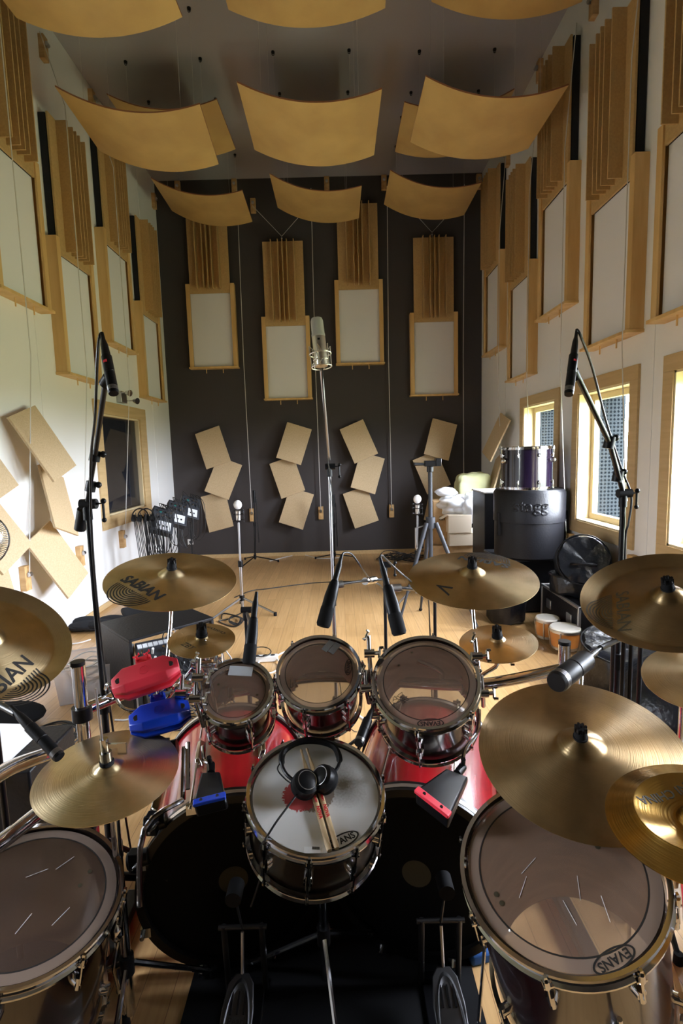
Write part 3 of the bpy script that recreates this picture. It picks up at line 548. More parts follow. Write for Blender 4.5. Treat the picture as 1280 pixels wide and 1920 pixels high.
# --- kick drums
def kick(cb, cf, label, badge=None):
    cb = V(cb); cf = V(cf); ax = (cb-cf).normalized(); T = frame(cb, ax, V((0, 0, 1))); t = thing('bass_drum', label, 'bass drum', mw=T); R = .275; L = (cf-cb).length
    MB().lathe([(R, -.02), (R, -L+.02), (R-.008, -L+.02), (R-.008, -.02)], 80, closed=True).build('shell', 'lacq', t, local=True)
    for z in (0, -L): 
        hp_ = MB().lathe([(R-.012, z+.022), (R+.012, z+.022), (R+.012, z-.022), (R-.002, z-.022), (R-.002, z-.01), (R-.012, z-.01)], 80, closed=True).build('hoop', 'hoopwood', t, local=True)
        MB().lathe([(R+.0125, z+.008), (R+.0135, z+.008), (R+.0135, z-.008), (R+.0125, z-.008)], 80, closed=True).build('hoop_inlay', 'nickel', hp_, local=True)
    kh = MB().lathe([(1e-4, .006), (R-.01, .006)], 64).build('batter_head', 'kickhead', t, local=True)
    MB().lathe([(1e-4, -L-.004), (R-.01, -L-.004)], 64).build('front_head', 'kickhead', t, local=True)
    MB().lathe([(1e-4, .0075), (.045, .0075)], 32).build('impact_patch', 'inkf', kh, local=True, flat=True)
    for i in range(8):
        a = 2*pi*(i+.5)/8; x, y = cos(a), sin(a)
        g = MB(); g.hexa([(x*(R-.002)-y*.012*s1, y*(R-.002)+x*.012*s1, z1) for s1, z1 in ((-1, -L*.64), (1, -L*.64), (1, -L*.36), (-1, -L*.36))], [(x*(R+.024)-y*.008*s1, y*(R+.024)+x*.008*s1, z1) for s1, z1 in ((-1, -L*.6), (1, -L*.6), (1, -L*.4), (-1, -L*.4))]); g.build('lug', 'chrome', t, local=True, bev=.003)
        for za, zb in ((-L*.36, .02), (-L*.64, -L-.02)):
            g = MB(); g.cyl((x*(R+.019), y*(R+.019), za), (x*(R+.019), y*(R+.019), zb), .004, n=8); sg = 1 if zb > 0 else -1
            g.box((x*(R+.010), y*(R+.010), zb), (.03, .03, .012)); g.cyl((x*(R+.019), y*(R+.019), zb), (x*(R+.019), y*(R+.019), zb+sg*.02), .007, n=8)
            g.build('tension_claw', 'chrome', t, local=True)
    for s in (-1, 1):
        a = -pi/2+s*.75; p0 = V((cos(a)*(R+.01), sin(a)*(R+.01), -L*.8)); pw = T @ p0; e = V((pw.x+s*(.10)*(-1), pw.y+.06, .01)); e = V((pw.x + (.10 if pw.x > (T @ V((0, 0, 0))).x else -.10), pw.y+.05, .01))
        sp_ = MB().cyl(pw, e, .008, n=10).build('spur', 'chrome', t); MB().cyl(e-V((0, 0, .008)), e+V((0, 0, .02)), .012, .010, 10).build('spur_foot', 'rubber', sp_)
    if badge: MB().sph((badge[0], badge[1], -L*.5), .028, 16, (1.6, .5, .9)).build('badge', 'blackm', t, local=True)
    return t
kick((-.36, 1.47, .295), (-.46, 2.02, .295), 'left red bass drum lying behind the smallest rack tom')
kick((.21, 1.47, .295), (.35, 2.02, .295), 'right red bass drum lying below the largest rack tom')
# --- snare stand, floor tom legs
st = thing('snare_stand', 'dark tripod stand holding the snare drum', 'stand', (-.08, 1.33, 0)); f = V((-.08, 1.36, 0))
MB().cyl((f.x, f.y, .06), (f.x, f.y, .42), .0125).build('pole', 'chrome', st); tripod(st, f, .26, .2, .008, a0=pi/6+.2)
for a in (-.5, 1.6, 3.7):
    q = V((SN.matrix_world @ V((.16*cos(a), .16*sin(a), -.16)))); MB().tube(smooth_path([(f.x, f.y, .43), (f.x+.5*(q.x-f.x), f.y+.5*(q.y-f.y), .445), q-V((0, 0, .03)), q]), .006, 8).build('basket_arm', 'chrome', st)
wingbolt(st, (f.x-.012, f.y, .40), (-1, -.4, 0))
for D_, sp in ((FT, .4), (FT2, .4)):
    Tm = D_.matrix_world
    for a in (.5, 2.6, 4.7):
        p = Tm @ V((.222*cos(a), .222*sin(a), -.1)); q = Tm @ V((.222*cos(a), .222*sin(a), -.34)); e = V((q.x+.02*cos(a), q.y+.02*sin(a), .012))
        lg = MB().tube([p, q, e+V((0, 0, .01))], .005, 8).build('leg', 'chrome', D_); MB().cyl(e-V((0, 0, .012)), e+V((0, 0, .02)), .012, .010, 10).build('rubber_foot', 'rubber', lg)
        MB().sph(Tm @ V((.215*cos(a), .215*sin(a), -.2)), .018, 10, (1, 1, 1.6)).build('leg_bracket', 'chrome', D_)

# --- cymbals
def cymbal(name, c, nx, ny, R, label, group, m='bronze', kind='std', cat='cymbal'):
    T = frame(c, (nx, ny, 1), V((0, 1, 0))); t = thing(name, label, cat, group=group, mw=T); rb = R*(.20 if kind != 'ride' else .225)
    H0 = R*.105
    if kind in ('std', 'ride'):
        hb = R*.095
        def zf(r):
            z = H0*(1-(r/R)**1.35)
            if r < rb: z = H0*(1-(rb/R)**1.35)+hb*(1-(r/rb)**2.3)
            return z
    elif kind == 'china':
        hb = R*.10
        def zf(r):
            k = R*.80; z = H0*1.25*(1-(min(r, k)/k)**1.6)
            if r > k: z = .018*R/.2*((r-k)/(R-k))
            if r < rb: z = H0*1.25*(1-(rb/k)**1.6)+hb*(1-(r/rb)**3)
            return z
    else:                                   # small china with a raised ridge and bright bowl
        def zf(r):
            k = R*.66
            if r > k: return .020*(1-((r-k)/(R-k))**.8)
            if r > rb*1.1: return .020-.018*math.sin(min(1, (k-r)/(k-rb*1.1))*pi/2)
            return .002+.02*(1-(r/(rb*1.1))**3)
    n = 46; rs = [.004+(R-.004)*i/n for i in range(n+1)]
    MB().lathe([(r, zf(r)) for r in rs]+[(r, zf(r)-.0013) for r in reversed(rs)], 96, closed=True).build('bowed_plate', m, t, local=True)
    return t, zf, zf(0)
def topper(t, top, T, black=True, s=1.0):
    mb = MB(); mb.cyl((0, 0, top-.004), (0, 0, top+.004), .018*s, n=20, m=T); mb.cyl((0, 0, top+.004), (0, 0, top+.022), .016*s, .0155*s, 20, T); mb.build('felt_washer', 'rubber', t)
    mb = MB(); mb.cyl((0, 0, top+.022), (0, 0, top+.034), .0145*s, .012*s, 12, T)
    for i in range(8): mb.box((.0125*s*cos(i*pi/4), .0125*s*sin(i*pi/4), top+.028), (.005, .005, .014), T)
    mb.cyl((0, 0, top+.03), (0, 0, top+.042), .004, n=8, m=T); mb.build('sleeve_nut', 'black', t)
def cstand(T, top, label, foot, arm=None, group='cymbal stands', legs=True, a0=.4, name='cymbal_stand', h=.45):
    t = thing(name, label, 'stand', foot, group); foot = V(foot); hub = T @ V((0, 0, top-.02))
    topper(t, top, T); dn = (T.to_3x3() @ V((0, 0, -1)))
    MB().cyl(T @ V((0, 0, top+.0)), hub+dn*.07, .0045, n=8).build('cymbal_rod', 'chrome', t); MB().cyl(hub+dn*.02, hub+dn*.045, .016, .010, 14).build('seat_cup', 'black', t)
    k = hub+dn*.07; MB().cyl(k-V((.018, 0, 0)), k+V((.018, 0, 0)), .013, n=16).build('tilter', 'chrome', t); wingbolt(t, k+V((.018, 0, 0)), (1, -.2, .1))
    pts = [k]+([V(a) for a in arm] if arm else [V((foot.x, foot.y, k.z))]); tp = pts[-1]
    if arm: MB().tube(pts, .007, 10).build('boom_arm', 'chrome', t)
    if legs:
        tz = tp.z if arm else k.z; MB().cyl((foot.x, foot.y, .08), (foot.x, foot.y, h+.1), .0145, n=14).build('lower_tube', 'chrome', t); MB().cyl((foot.x, foot.y, h+.1), (foot.x, foot.y, tz), .0105, n=14).build('upper_tube', 'chrome', t)
        m = MB(); m.cyl((foot.x, foot.y, h+.08), (foot.x, foot.y, h+.13), .02, n=14); m.build('height_clamp', 'chrome', t); wingbolt(t, (foot.x+.02, foot.y, h+.105), (1, -.3, 0))
        tripod(t, foot, .30, .34, .008, a0=a0)
    return t
def mark(t, zf, R, txt, size, ang, rr, rot, rings=True, m='ink', sh=0, bold=.0012, flip=False):
    """maker's mark: lettering along a chord with concentric half rings beyond it"""
    t = t.children[0]
    T0 = Matrix.Rotation(rad(ang), 4, 'Z') @ Matrix.Translation((0, -rr*R, 0)) @ Matrix.Rotation(rad(rot), 4, 'Z')
    text_on('logo_lettering', txt, size, m, t, T0, zf, bold=bold, shear=sh)
    if rings:
        mb = MB(); W = size*1.55; k = 9
        for i in range(k):
            r = W*(i+.6)/k; wd = W*.22/k; n = 28; a0, a1 = -pi*1.0, 0
            row = []
            for j in range(n+1):
                a = a0+(a1-a0)*j/n
                for q in (r-wd, r+wd): row.append(T0 @ V((q*cos(a), -size*.52+q*sin(a)*.9, 0)))
            vs = [(v.x, v.y, zf(math.hypot(v.x, v.y))+.0007) for v in row]; mb._add(vs, [(2*j, 2*j+1, 2*j+3, 2*j+2) for j in range(n)])
        mb.build('logo_rings', m, t, local=True, flat=True)
G = 'cymbals of the kit'
c1, z1, h1 = cymbal('crash_cymbal', (-.611, 1.836, 1.162), .131, -.222, .2286, 'shiny crash cymbal with bold black lettering, upper left of the kit', G, 'bronzeb')
mark(c1, z1, .2286, 'SABIAN', .060, -34, .54, 0, bold=.0022)
c2, z2, h2 = cymbal('splash_cymbal', (-.436, 1.551, 1.034), .081, -.189, .1016, 'small splash cymbal with faded markings below the shiny left crash', G, 'bronze')
for a, r_, tx in [(-35, .55, 'ZBT'), (150, .6, 'custom')]: mark(c2, z2, .1016, tx, .026, a, r_, 0, False, 'inkf', .3, .0004)
c3, z3, h3 = cymbal('china_cymbal', (-1.032, 1.445, 1.085), .62, -.289, .2286, 'hammered cymbal at the left photo edge with black lettering', G, 'bronze', 'china')
mark(c3, z3, .2286, 'SABIAN', .060, 56, .70, 34)
c4, z4, h4 = cymbal('crash_cymbal', (.471, 1.817, 1.139), -.035, -.216, .2286, 'crash cymbal with upside-down lettering, right of the tom microphones', G, 'bronze')
mark(c4, z4, .2286, 'SABIAN', .058, 146, .56, 0, bold=.002)
mark(c4, z4, .2286, 'V', .085, -58, .60, -60, False, 'ink', .5, .0008)
c5, z5, h5 = cymbal('splash_cymbal', (.519, 1.665, .953), -.119, -.139, .127, 'small plain splash cymbal beside the largest rack tom', G, 'bronzeb')
c6, z6, h6 = cymbal('china_cymbal', (.927, 1.418, 1.15), -.30, -.29, .2286, 'large cymbal at the right photo edge with dotted worn lettering', G, 'bronzed', 'china')
mark(c6, z6, .2286, 'SABIAN', .05, -98, .55, -22, True, 'inkf', 0, .0002)
c7, z7, h7 = cymbal('ride_cymbal', (.606, 1.254, .815), -.129, -.278, .254, 'biggest plain dark ride cymbal in the right foreground', G, 'bronzed', 'ride')
c8, z8, h8 = cymbal('china_cymbal', (.640, .871, .913), -.181, -.05, .152, 'small golden cymbal with raised ridge at the lower right photo edge', G, 'gold', 'mini')
mark(c8, z8, .152, 'MINI CHINA', .024, 190, .42, 0, False, 'inkf', 0, .0004)
c9, z9, h9 = cymbal('crash_cymbal', (1.03, 1.42, .93), -.25, -.2, .15, 'small cymbal behind the dark ride, only its edge in view', G, 'bronze')
hh, zh, hq = cymbal('hi_hat_cymbal', (-.627, 1.280, .779), .053, -.107, .178, 'upper hi-hat cymbal with bright radial streaks', 'hi-hat pair', 'bronzeb')
hb_, zb_, hqb = cymbal('hi_hat_cymbal', (-.627, 1.280, .777), .053, -.107, .1765, 'lower hi-hat cymbal hidden under the upper one', 'hi-hat pair', 'bronzed')
hb_.matrix_world = hb_.matrix_world @ Matrix.Rotation(pi, 4, 'X')
def FT_(t): return t.matrix_world
S1 = cstand(frame((-.611, 1.836, 1.162), (.131, -.222, 1)), h1, 'chrome rack arm under the shiny left crash cymbal', (-.61, 1.72, .88), arm=[(-.612, 1.80, 1.02), (-.61, 1.72, .88)], legs=False)
S4 = cstand(frame((.471, 1.817, 1.139), (-.035, -.216, 1)), h4, 'chrome rack arm under the crash cymbal with upside-down lettering', (.47, 1.72, .84), arm=[(.472, 1.80, 1.0), (.47, 1.72, .84)], legs=False)
S2 = cstand(frame((-.436, 1.551, 1.034), (.081, -.189, 1)), h2, 'short chrome arm carrying the left splash cymbal', (-.50, 1.66, .80), arm=[(-.455, 1.60, .93), (-.50, 1.66, .80)], legs=False)
S5 = cstand(frame((.519, 1.665, .953), (-.119, -.139, 1)), h5, 'chrome L-shaped arm carrying the right splash cymbal', (.42, 1.60, .86), arm=[(.51, 1.66, .87), (.46, 1.66, .84)], legs=False)
S6 = cstand(frame((.927, 1.418, 1.15), (-.30, -.29, 1)), h6, 'stand under the worn cymbal at the right photo edge', (1.12, 1.62, 0), arm=[(.96, 1.50, 1.05), (1.12, 1.62, .95)], a0=.1)
S7 = cstand(frame((.606, 1.254, .815), (-.129, -.278, 1)), h7, 'chrome rack arm under the biggest dark ride cymbal', (.80, 1.66, .87), arm=[(.66, 1.38, .72), (.76, 1.58, .74), (.80, 1.66, .87)], legs=False)
S8 = cstand(frame((.640, .871, .913), (-.181, -.05, 1)), h8, 'stand under the small golden cymbal', (1.0, .72, 0), arm=[(.68, .88, .84), (1.0, .72, .78)], a0=.3, h=.3)
S3 = cstand(frame((-1.032, 1.445, 1.085), (.62, -.289, 1)), h3, 'stand under the hammered cymbal at the left photo edge', (-1.30, 1.55, 0), arm=[(-1.14, 1.50, 1.0), (-1.30, 1.55, .95)], a0=.5)
S9 = cstand(frame((1.03, 1.42, .93), (-.25, -.2, 1)), h9, 'stand under the small cymbal behind the dark ride', (1.36, 1.80, 0), arm=[(1.08, 1.46, .85), (1.36, 1.80, .8)], a0=.9, h=.3)
# hi-hat stand
t = thing('hi_hat_stand', 'hi-hat stand with thin pull rod and chrome clutch', 'stand', (-.625, 1.29, 0)); f = V((-.625, 1.29, 0)); zt = .815
MB().cyl((f.x, f.y, .05), (f.x, f.y, .70), .0125).build('tube', 'chrome', t); MB().cyl((-.625, 1.275, .60), (-.632, 1.262, 1.02), .0032, n=8).build('pull_rod', 'steel', t)
m = MB(); m.cyl((-.625, 1.272, zt), (-.6255, 1.271, zt+.028), .015, n=18); m.cyl((-.6255, 1.271, zt+.028), (-.626, 1.269, zt+.065), .0105, n=14); m.build('clutch', 'chrome', t); MB().cyl((-.625, 1.273, zt-.008), (-.625, 1.273, zt+.002), .018, n=16).build('felt', 'rubber', t)
m = MB(); m.box((-.594, 1.262, zt+.05), (.035, .008, .010)); m.box((-.574, 1.255, zt+.045), (.022, .006, .030)); m.build('wing_screw', 'chrome', t); tripod(t, f, .24, .2, .008, a0=.6)
T = frame((-.60, 1.06, .05), (0, -.15, 1)); MB().box((0, 0, 0), (.10, .28, .008), T).build('footboard', 'steel', t, bev=.004)
# kick pedals
for (x, y, nm) in [(-.315, 1.19, 'left grey metal bass drum pedal on the floor'), (.262, 1.19, 'right grey metal bass drum pedal on the floor')]:
    t = thing('drum_pedal', nm, 'pedal', (x, y, 0), 'bass drum pedals'); T = frame((x, y, .075), (0, -.30, 1))
    m = MB(); pr = [(-.032, -.15), (-.026, -.165), (.026, -.165), (.032, -.15), (.042, -.02), (.044, .06), (.036, .12), (.018, .145), (-.018, .145), (-.036, .12), (-.044, .06), (-.042, -.02)]; m.prism(pr, .008, T); fb = m.build('footboard', 'dsteel', t, bev=.003)
    for xx in (-.018, 0, .018):
        for yy, L in ((.075, .05), (-.055, .10)): MB().box((xx, yy, .0095), (.005, L, .004), T).build('grip_bar', 'black', fb)
    MB().lathe([(.036, .008), (.04, .012), (.044, .008)], 40, T @ Matrix.Diagonal((.85, 3.0, 1, 1))).build('raised_border', 'dsteel', fb)
    if x < 0: text_on('logo_lettering', 'Pearl', .024, 'ink', fb, MW[t.name].inverted() @ T @ TR(0, .035, .0098), bold=.0004)
    m = MB(); m.box((x, y+.02, .012), (.11, .40, .012)); m.build('base_plate', 'blackm', t, bev=.003)
    for s in (-1, 1): MB().cyl((x+s*.055, y+.19, .01), (x+s*.055, y+.17, .24), .009, n=10).build('post', 'dsteel', t)
    MB().cyl((x-.07, y+.17, .235), (x+.07, y+.17, .235), .007, n=10).build('axle', 'dsteel', t); MB().cyl((x, y+.165, .235), (x, y+.10, .40), .004, n=8).build('beater_rod', 'dsteel', t); MB().cyl((x, y+.13, .41), (x, y+.075, .41), .022, n=16).build('beater', 'rubber', t)
    MB().tube([T @ V((0, .14, 0)), (x, y+.15, .17), (x, y+.165, .225)], .005, 6).build('chain', 'steel', t)
# --- rack
t = thing('drum_rack', 'chrome tube drum rack curving round the kit', 'drum rack', (-.84, 1.62, 0))
def post(p, top, r=.019):
    MB().cyl((p[0], p[1], .02), (p[0], p[1], top), r, n=20).build('post', 'chrome', t); MB().cyl((p[0], p[1], top-.002), (p[0], p[1], top+.010), r*1.04, n=20).build('post_cap', 'black', t); MB().cyl((p[0], p[1], top-.17), (p[0], p[1], top-.13), r*1.5, n=18).build('clamp', 'blackm', t)
    m = MB(); m.box((p[0], p[1], .03), (.05, .5, .035)); m.build('foot_bar', 'blackm', t, bev=.005)
pL = pd(146, 1246, 1.52); pR = pd(1058, 1207, 1.72); post((pL.x, pL.y), pL.z); post((pR.x, pR.y), pR.z)
a = [pd(-60, 1490, 1.05), pd(20, 1440, 1.25), pd(95, 1412, 1.45)]; MB().tube(smooth_path(a), .019, 16).build('curved_tube', 'chrome', t)
a = [pd(-60, 1625, 1.10), pd(30, 1558, 1.25), pd(120, 1490, 1.45), pd(215, 1445, 1.7)]; MB().tube(smooth_path(a), .019, 16).build('curved_tube', 'chrome', t)
a = [V((pL.x, pL.y, .86)), V((-.62, 1.68, .84)), V((-.40, 1.66, .81)), V((-.1, 1.78, .80)), V((.2, 1.72, .80)), V((.45, 1.64, .82)), V((pR.x, pR.y, .86))]; MB().tube(smooth_path(a), .019, 16).build('curved_tube', 'chrome', t)
for q in [(-.40, 1.66, .81), (-.2, 1.74, .80), (.06, 1.76, .80), (.42, 1.65, .81), (-.62, 1.68, .84)]:
    m = MB(); m.cyl((q[0]-.03, q[1], q[2]), (q[0]+.03, q[1], q[2]), .028, n=16); m.box((q[0], q[1]-.03, q[2]+.01), (.04, .03, .05)); m.build('clamp', 'blackm', t, bev=.002); wingbolt(t, (q[0]+.02, q[1]-.04, q[2]), (.3, -1, .1)); wingbolt(t, (q[0]-.02, q[1]-.02, q[2]+.03), (-.2, -.3, 1))
for D_, q in ((T1, (-.38, 1.70, .81)), (T2, (-.14, 1.78, .80)), (T3, (.33, 1.70, .80))):
    e = D_.matrix_world @ V((0, D_.matrix_world.to_3x3().inverted() @ V((0, .13, 0))*0 or 0, 0)) if False else D_.matrix_world @ V((0, .115 if D_ is T1 else .14, -.09))
    MB().tube(smooth_path([q, (q[0], q[1]-.02, q[2]+.05), e]), .0095, 10).build('tom_arm', 'chrome', t)
MB().cyl((-.70, 1.42, .03), (-.70, 1.42, .70), .019, n=16).build('post', 'blackm', t); MB().cyl((-.98, 1.45, .35), (-.55, 1.44, .33), .012, n=12).build('cross_tube', 'blackm', t)
for q in [(-.66, 1.45, .66), (-.60, 1.47, .60), (-.57, 1.42, .52), (-.55, 1.50, .70), (-.62, 1.40, .42)]:
    m = MB(); m.cyl((q[0]-.03, q[1], q[2]), (q[0]+.03, q[1]+.01, q[2]+.01), .024, n=14); m.box((q[0], q[1]-.02, q[2]+.02), (.03, .03, .06)); m.build('clamp', 'blackm', t, bev=.002); wingbolt(t, (q[0]+.01, q[1]-.03, q[2]+.02), (.2, -1, .4), .018)
# chrome hardware between the toms
for k_, (x, y, d) in enumerate([(692, 1225, 1.62), (686, 1290, 1.62), (700, 1340, 1.66), (893, 1230, 1.6), (905, 1300, 1.58), (372, 1270, 1.5), (366, 1310, 1.5), (340, 1300, 1.55), (388, 1245, 1.58)]):
    p = pd(x, y, d); m = MB(); m.cyl(p-V((.016, 0, .0)), p+V((.016, 0, 0)), .013, n=14); m.cyl(p, p+V((0, .02, .05)), .007, n=10); m.cyl(p, V((p.x+.01, p.y+.03, .80)), .007, n=10); m.build('hardware_joint', 'chrome', t); wingbolt(t, p+V((.015, 0, 0)), (1, -.4, .2)); wingbolt(t, p+V((0, .02, .045)), (-.5, -.6, .6), .016)
# stand legs seen between hi-hat and left floor tom
for pts in ([pd(345, 1400, 1.5), pd(343, 1500, 1.42)], [pd(352, 1392, 1.5), pd(352, 1480, 1.42)], [pd(342, 1500, 1.4), pd(270, 1555, 1.3), pd(262, 1700, 1.25)]):
    MB().tube(smooth_path(pts, 4), .007, 8).build('hardware_joint', 'chrome', t)
# --- block percussion
def jam(A, B, up, label, m):
    A = V(A); B = V(B); L = (B-A).length; T = frame((A+B)/2, up, V((0, 1, 0))); x = (B-A).normalized(); z = V(up); z = (z-x*z.dot(x)).normalized(); y = z.cross(x)
    T = Matrix(((x.x, y.x, z.x, (A.x+B.x)/2), (x.y, y.y, z.y, (A.y+B.y)/2), (x.z, y.z, z.z, (A.z+B.z)/2), (0, 0, 0, 1)))
    t = thing('jam_block', label, 'jam block', mw=T); hx = L/2; e = .036
    def prof(s, x_): # cross-section with a groove in the near side
        P = [(-.044, .006), (-.044, .020), (-.030, .038), (.030, .038), (.044, .020), (.044, -.020), (.030, -.038), (-.030, -.038), (-.044, -.020), (-.044, -.010), (-.030, -.007), (-.030, .002)]
        return [(x_, a*s, b*s) for a, b in P]
    mb = MB(); secs = [prof(.55, -hx), prof(1, -hx+e), prof(1, hx-e), prof(.55, hx)]; vs = [v for s in secs for v in s]; n = 12
    fs = [tuple(range(n))[::-1], tuple(range(3*n, 4*n))]+[(k*n+i, k*n+(i+1) % n, (k+1)*n+(i+1) % n, (k+1)*n+i) for k in range(3) for i in range(n)]
    mb._add(vs, fs); mb.build('body', m, t, local=True, bev=.002)
    for s in (-1, 1):
        MB().cyl((s*(hx-.022), -.004, .022), (s*(hx-.022), -.004, .0325), .009, n=14).build('screw_recess', 'ink', t, local=True)
    q = MB(); q.lathe([(.0125, .0382), (.0150, .0382), (.0150, .0392), (.0125, .0392)], 28, closed=True); q.build('emblem_ring', m, t, local=True)
    text_on('emblem_lettering', 'LP', .018, m, t, TR(0, 0, .0390), bold=.0006)
    q = MB(); q.box((.0, .054, .006), (.045, .03, .030)); q.cyl((-.015, .058, .015), (-.015, .058, .03), .006, n=8); q.cyl((.015, .058, .015), (.015, .058, .03), .006, n=8); q.build('mount_bracket', m, t, local=True, bev=.003)
    wingbolt(t, T @ V((-.015, .058, .03)), z, .010, m); wingbolt(t, T @ V((.015, .058, .03)), z, .010, m); return t
jam(pd(212, 1292, 1.50), pd(336, 1250, 1.56), (-.1, -.62, 1), 'bright red plastic jam block above the hi-hat', 'red')
jam(pd(243, 1360, 1.50), pd(356, 1330, 1.56), (-.1, -.62, 1), 'dark blue plastic jam block below the red one', 'blue')
t = thing('percussion_arm', 'chrome bent rod holding the red and blue blocks', 'stand', pd(300, 1330, 1.7)-V((0, 0, .05)))
MB().tube(smooth_path([pd(198, 1292, 1.62), pd(204, 1284, 1.6), pd(228, 1325, 1.6), pd(262, 1332, 1.62), pd(300, 1322, 1.66), pd(330, 1290, 1.62), pd(362, 1252, 1.6), pd(372, 1236, 1.6)], 5), .0055, 8).build('bent_rod', 'chrome', t)
MB().tube(smooth_path([pd(300, 1322, 1.66), pd(296, 1300, 1.6), pd(290, 1278, 1.58)], 4), .0055, 8).build('bent_rod', 'chrome', t)
for q in (pd(300, 1322, 1.65), pd(332, 1290, 1.62), pd(366, 1246, 1.6)): MB().sph(q, .016, 12).build('joint', 'chrome', t); wingbolt(t, q, (.3, -.6, .7), .018)
MB().cyl(pd(372, 1236, 1.6), V((-.44, 1.64, .86)), .008, n=10).build('support_rod', 'chrome', t)
# --- cowbells
def cowbell(na, nb, ma, mb_, up, hn, hm, label, strip):
    """narrow end edge na-nb, mouth edge ma-mb_ (top faces), thickness hn/hm along up"""
    up = V(up).normalized(); t = thing('cowbell', label, 'cowbell', (V(ma)+V(mb_))/2-up*hm); a, b, c, d = V(na), V(nb), V(mb_), V(ma)
    mb = MB(); mb.hexa([a-up*hn, b-up*hn, c-up*hm, d-up*hm], [a, b, c, d]); mb.build('bell', 'blackm', t, bev=.006)
    ax = ((c+d)/2-(a+b)/2).normalized(); w_ = (c-d).normalized()
    mb = MB(); e0, e1 = d+ax*.002, c+ax*.002; mb.hexa([e0-ax*.022-up*.010, e1-ax*.022-up*.010, e1+ax*.006-up*.010, e0+ax*.006-up*.010], [e0-ax*.022+up*.004, e1-ax*.022+up*.004, e1+ax*.006+up*.004, e0+ax*.006+up*.004]); mb.build('strike_pad', strip, t, bev=.003)
    for k in (.25, .75): MB().cyl(e0.lerp(e1, k)-ax*.008+up*.003, e0.lerp(e1, k)-ax*.008+up*.006, .004, n=10).build('rivet', 'ink', t)
    mb = MB(); mb.cyl(a.lerp(b, .5)-ax*.0-up*.01, a.lerp(b, .5)-ax*.05-up*.005, .012, n=12); mb.cyl(a.lerp(b, .5)-ax*.05-up*.02, a.lerp(b, .5)-ax*.05+up*.03, .007, n=10); mb.build('mount', 'blackm', t)
    return t, a.lerp(b, .5)-ax*.05
cb1, k1 = cowbell(pd(376, 1448, 1.42), pd(412, 1446, 1.42), pd(361, 1508, 1.26), pd(423, 1492, 1.28), (0, -.45, 1), .03, .06, 'black cowbell with a blue strip beside the snare drum', 'blue')
cb2, k2 = cowbell(pd(836, 1440, 1.42), pd(878, 1456, 1.42), pd(778, 1480, 1.28), pd(842, 1530, 1.22), (-.05, -.45, 1), .03, .06, 'black cowbell with a red strip right of the snare drum', 'red')
MB().tube(smooth_path([k1, pd(383, 1425, 1.5), pd(380, 1400, 1.56)]), .0055, 8).build('mount_rod', 'chrome', cb1)
MB().tube(smooth_path([k2, pd(872, 1405, 1.5), pd(895, 1372, 1.56), pd(898, 1330, 1.6)]), .0055, 8).build('mount_rod', 'chrome', cb2)

# --- things on the snare: sticks, headphones
TS = SN.matrix_world
def onS(x, y, z=.0): # photo point on the snare head plane lifted by z
    n = (TS.to_3x3() @ V((0, 0, 1))); d = _ray(x, y); k = ((TS.translation+n*z-EYE).dot(n))/d.dot(n); return EYE+d*k
for (a, b, nm, up_) in [((564, 1405), (618, 1597), 'left hickory drumstick of the pair lying on the snare', .008), ((575, 1403), (632, 1593), 'right hickory drumstick of the pair lying on the snare', .008)]:
    A = onS(*a, .008); B = onS(*b, .008); t = thing('drumstick', nm, 'drumstick', B, 'pair of drumsticks'); d = (B-A).normalized()
    B = A+d*min(.405, (B-A).length); T = frame(A, d); Ls = (B-A).length
    MB().lathe([(1e-4, 0), (.003, .001), (.0042, .006), (.0030, .014), (.0036, .03), (.007, .09), (.0073, Ls-.01), (.006, Ls-.002), (1e-4, Ls)], 20, T).build('shaft', 'stickwood', t)
    nrm = (TS.to_3x3() @ V((0, 0, 1))); x_ = d; y_ = nrm.cross(x_); P = A+d*(Ls*.68)+nrm*.0076
    Tt = Matrix(((x_.x, y_.x, nrm.x, P.x), (x_.y, y_.y, nrm.y, P.y), (x_.z, y_.z, nrm.z, P.z), (0, 0, 0, 1)))
    text_on('lettering', 'NOVA', .013, 'redink', t, MW[t.name].inverted() @ Tt @ Matrix.Rotation(0, 4, 'Z'), bold=.0007)
    text_on('lettering', 'HICKORY', .007, 'redink', t, MW[t.name].inverted() @ Tt @ Matrix.Translation((-.045, 0, 0)), bold=.0005)
t = thing('headphones', 'black headphones lying on the sticks and snare drum', 'headphones', onS(580, 1440, .01)); nS = (TS.to_3x3() @ V((0, 0, 1)))
for (x, y, tl) in [(572, 1470, .3), (607, 1461, -.8)]:
    p = onS(x, y, .035); ax = (nS+V((tl, -.3, 0))).normalized(); T = frame(p, ax)
    MB().lathe([(1e-4, .026), (.02, .025), (.034, .016), (.037, .004), (.036, -.004)], 32, T).build('ear_cup', 'black', t); MB().lathe([(.036, -.004), (.038, -.012), (.034, -.020), (.018, -.018), (.016, -.01), (1e-4, -.01)], 32, T).build('ear_pad', 'rubber', t)
    MB().lathe([(.024, .0238), (.026, .0235), (.026, .0245)], 32, T).build('cup_ring', 'steel', t)
hp = [onS(x, y, z) for x, y, z in ((558, 1468, .03), (537, 1452, .03), (528, 1430, .03), (533, 1408, .03), (560, 1392, .035), (595, 1390, .035), (625, 1400, .03), (636, 1422, .03), (632, 1440, .03), (618, 1455, .035))]
MB().tube(smooth_path(hp, 5), [.005 if i < 10 or i > 36 else .009 for i in range(46)], 8).build('headband', 'black', t)
MB().tube(smooth_path([onS(x, y, z) for x, y, z in ((530, 1425, .03), (520, 1442, .03), (536, 1462, .02), (552, 1472, .03))], 5), .002, 6).build('cup_wire', 'cable', t)
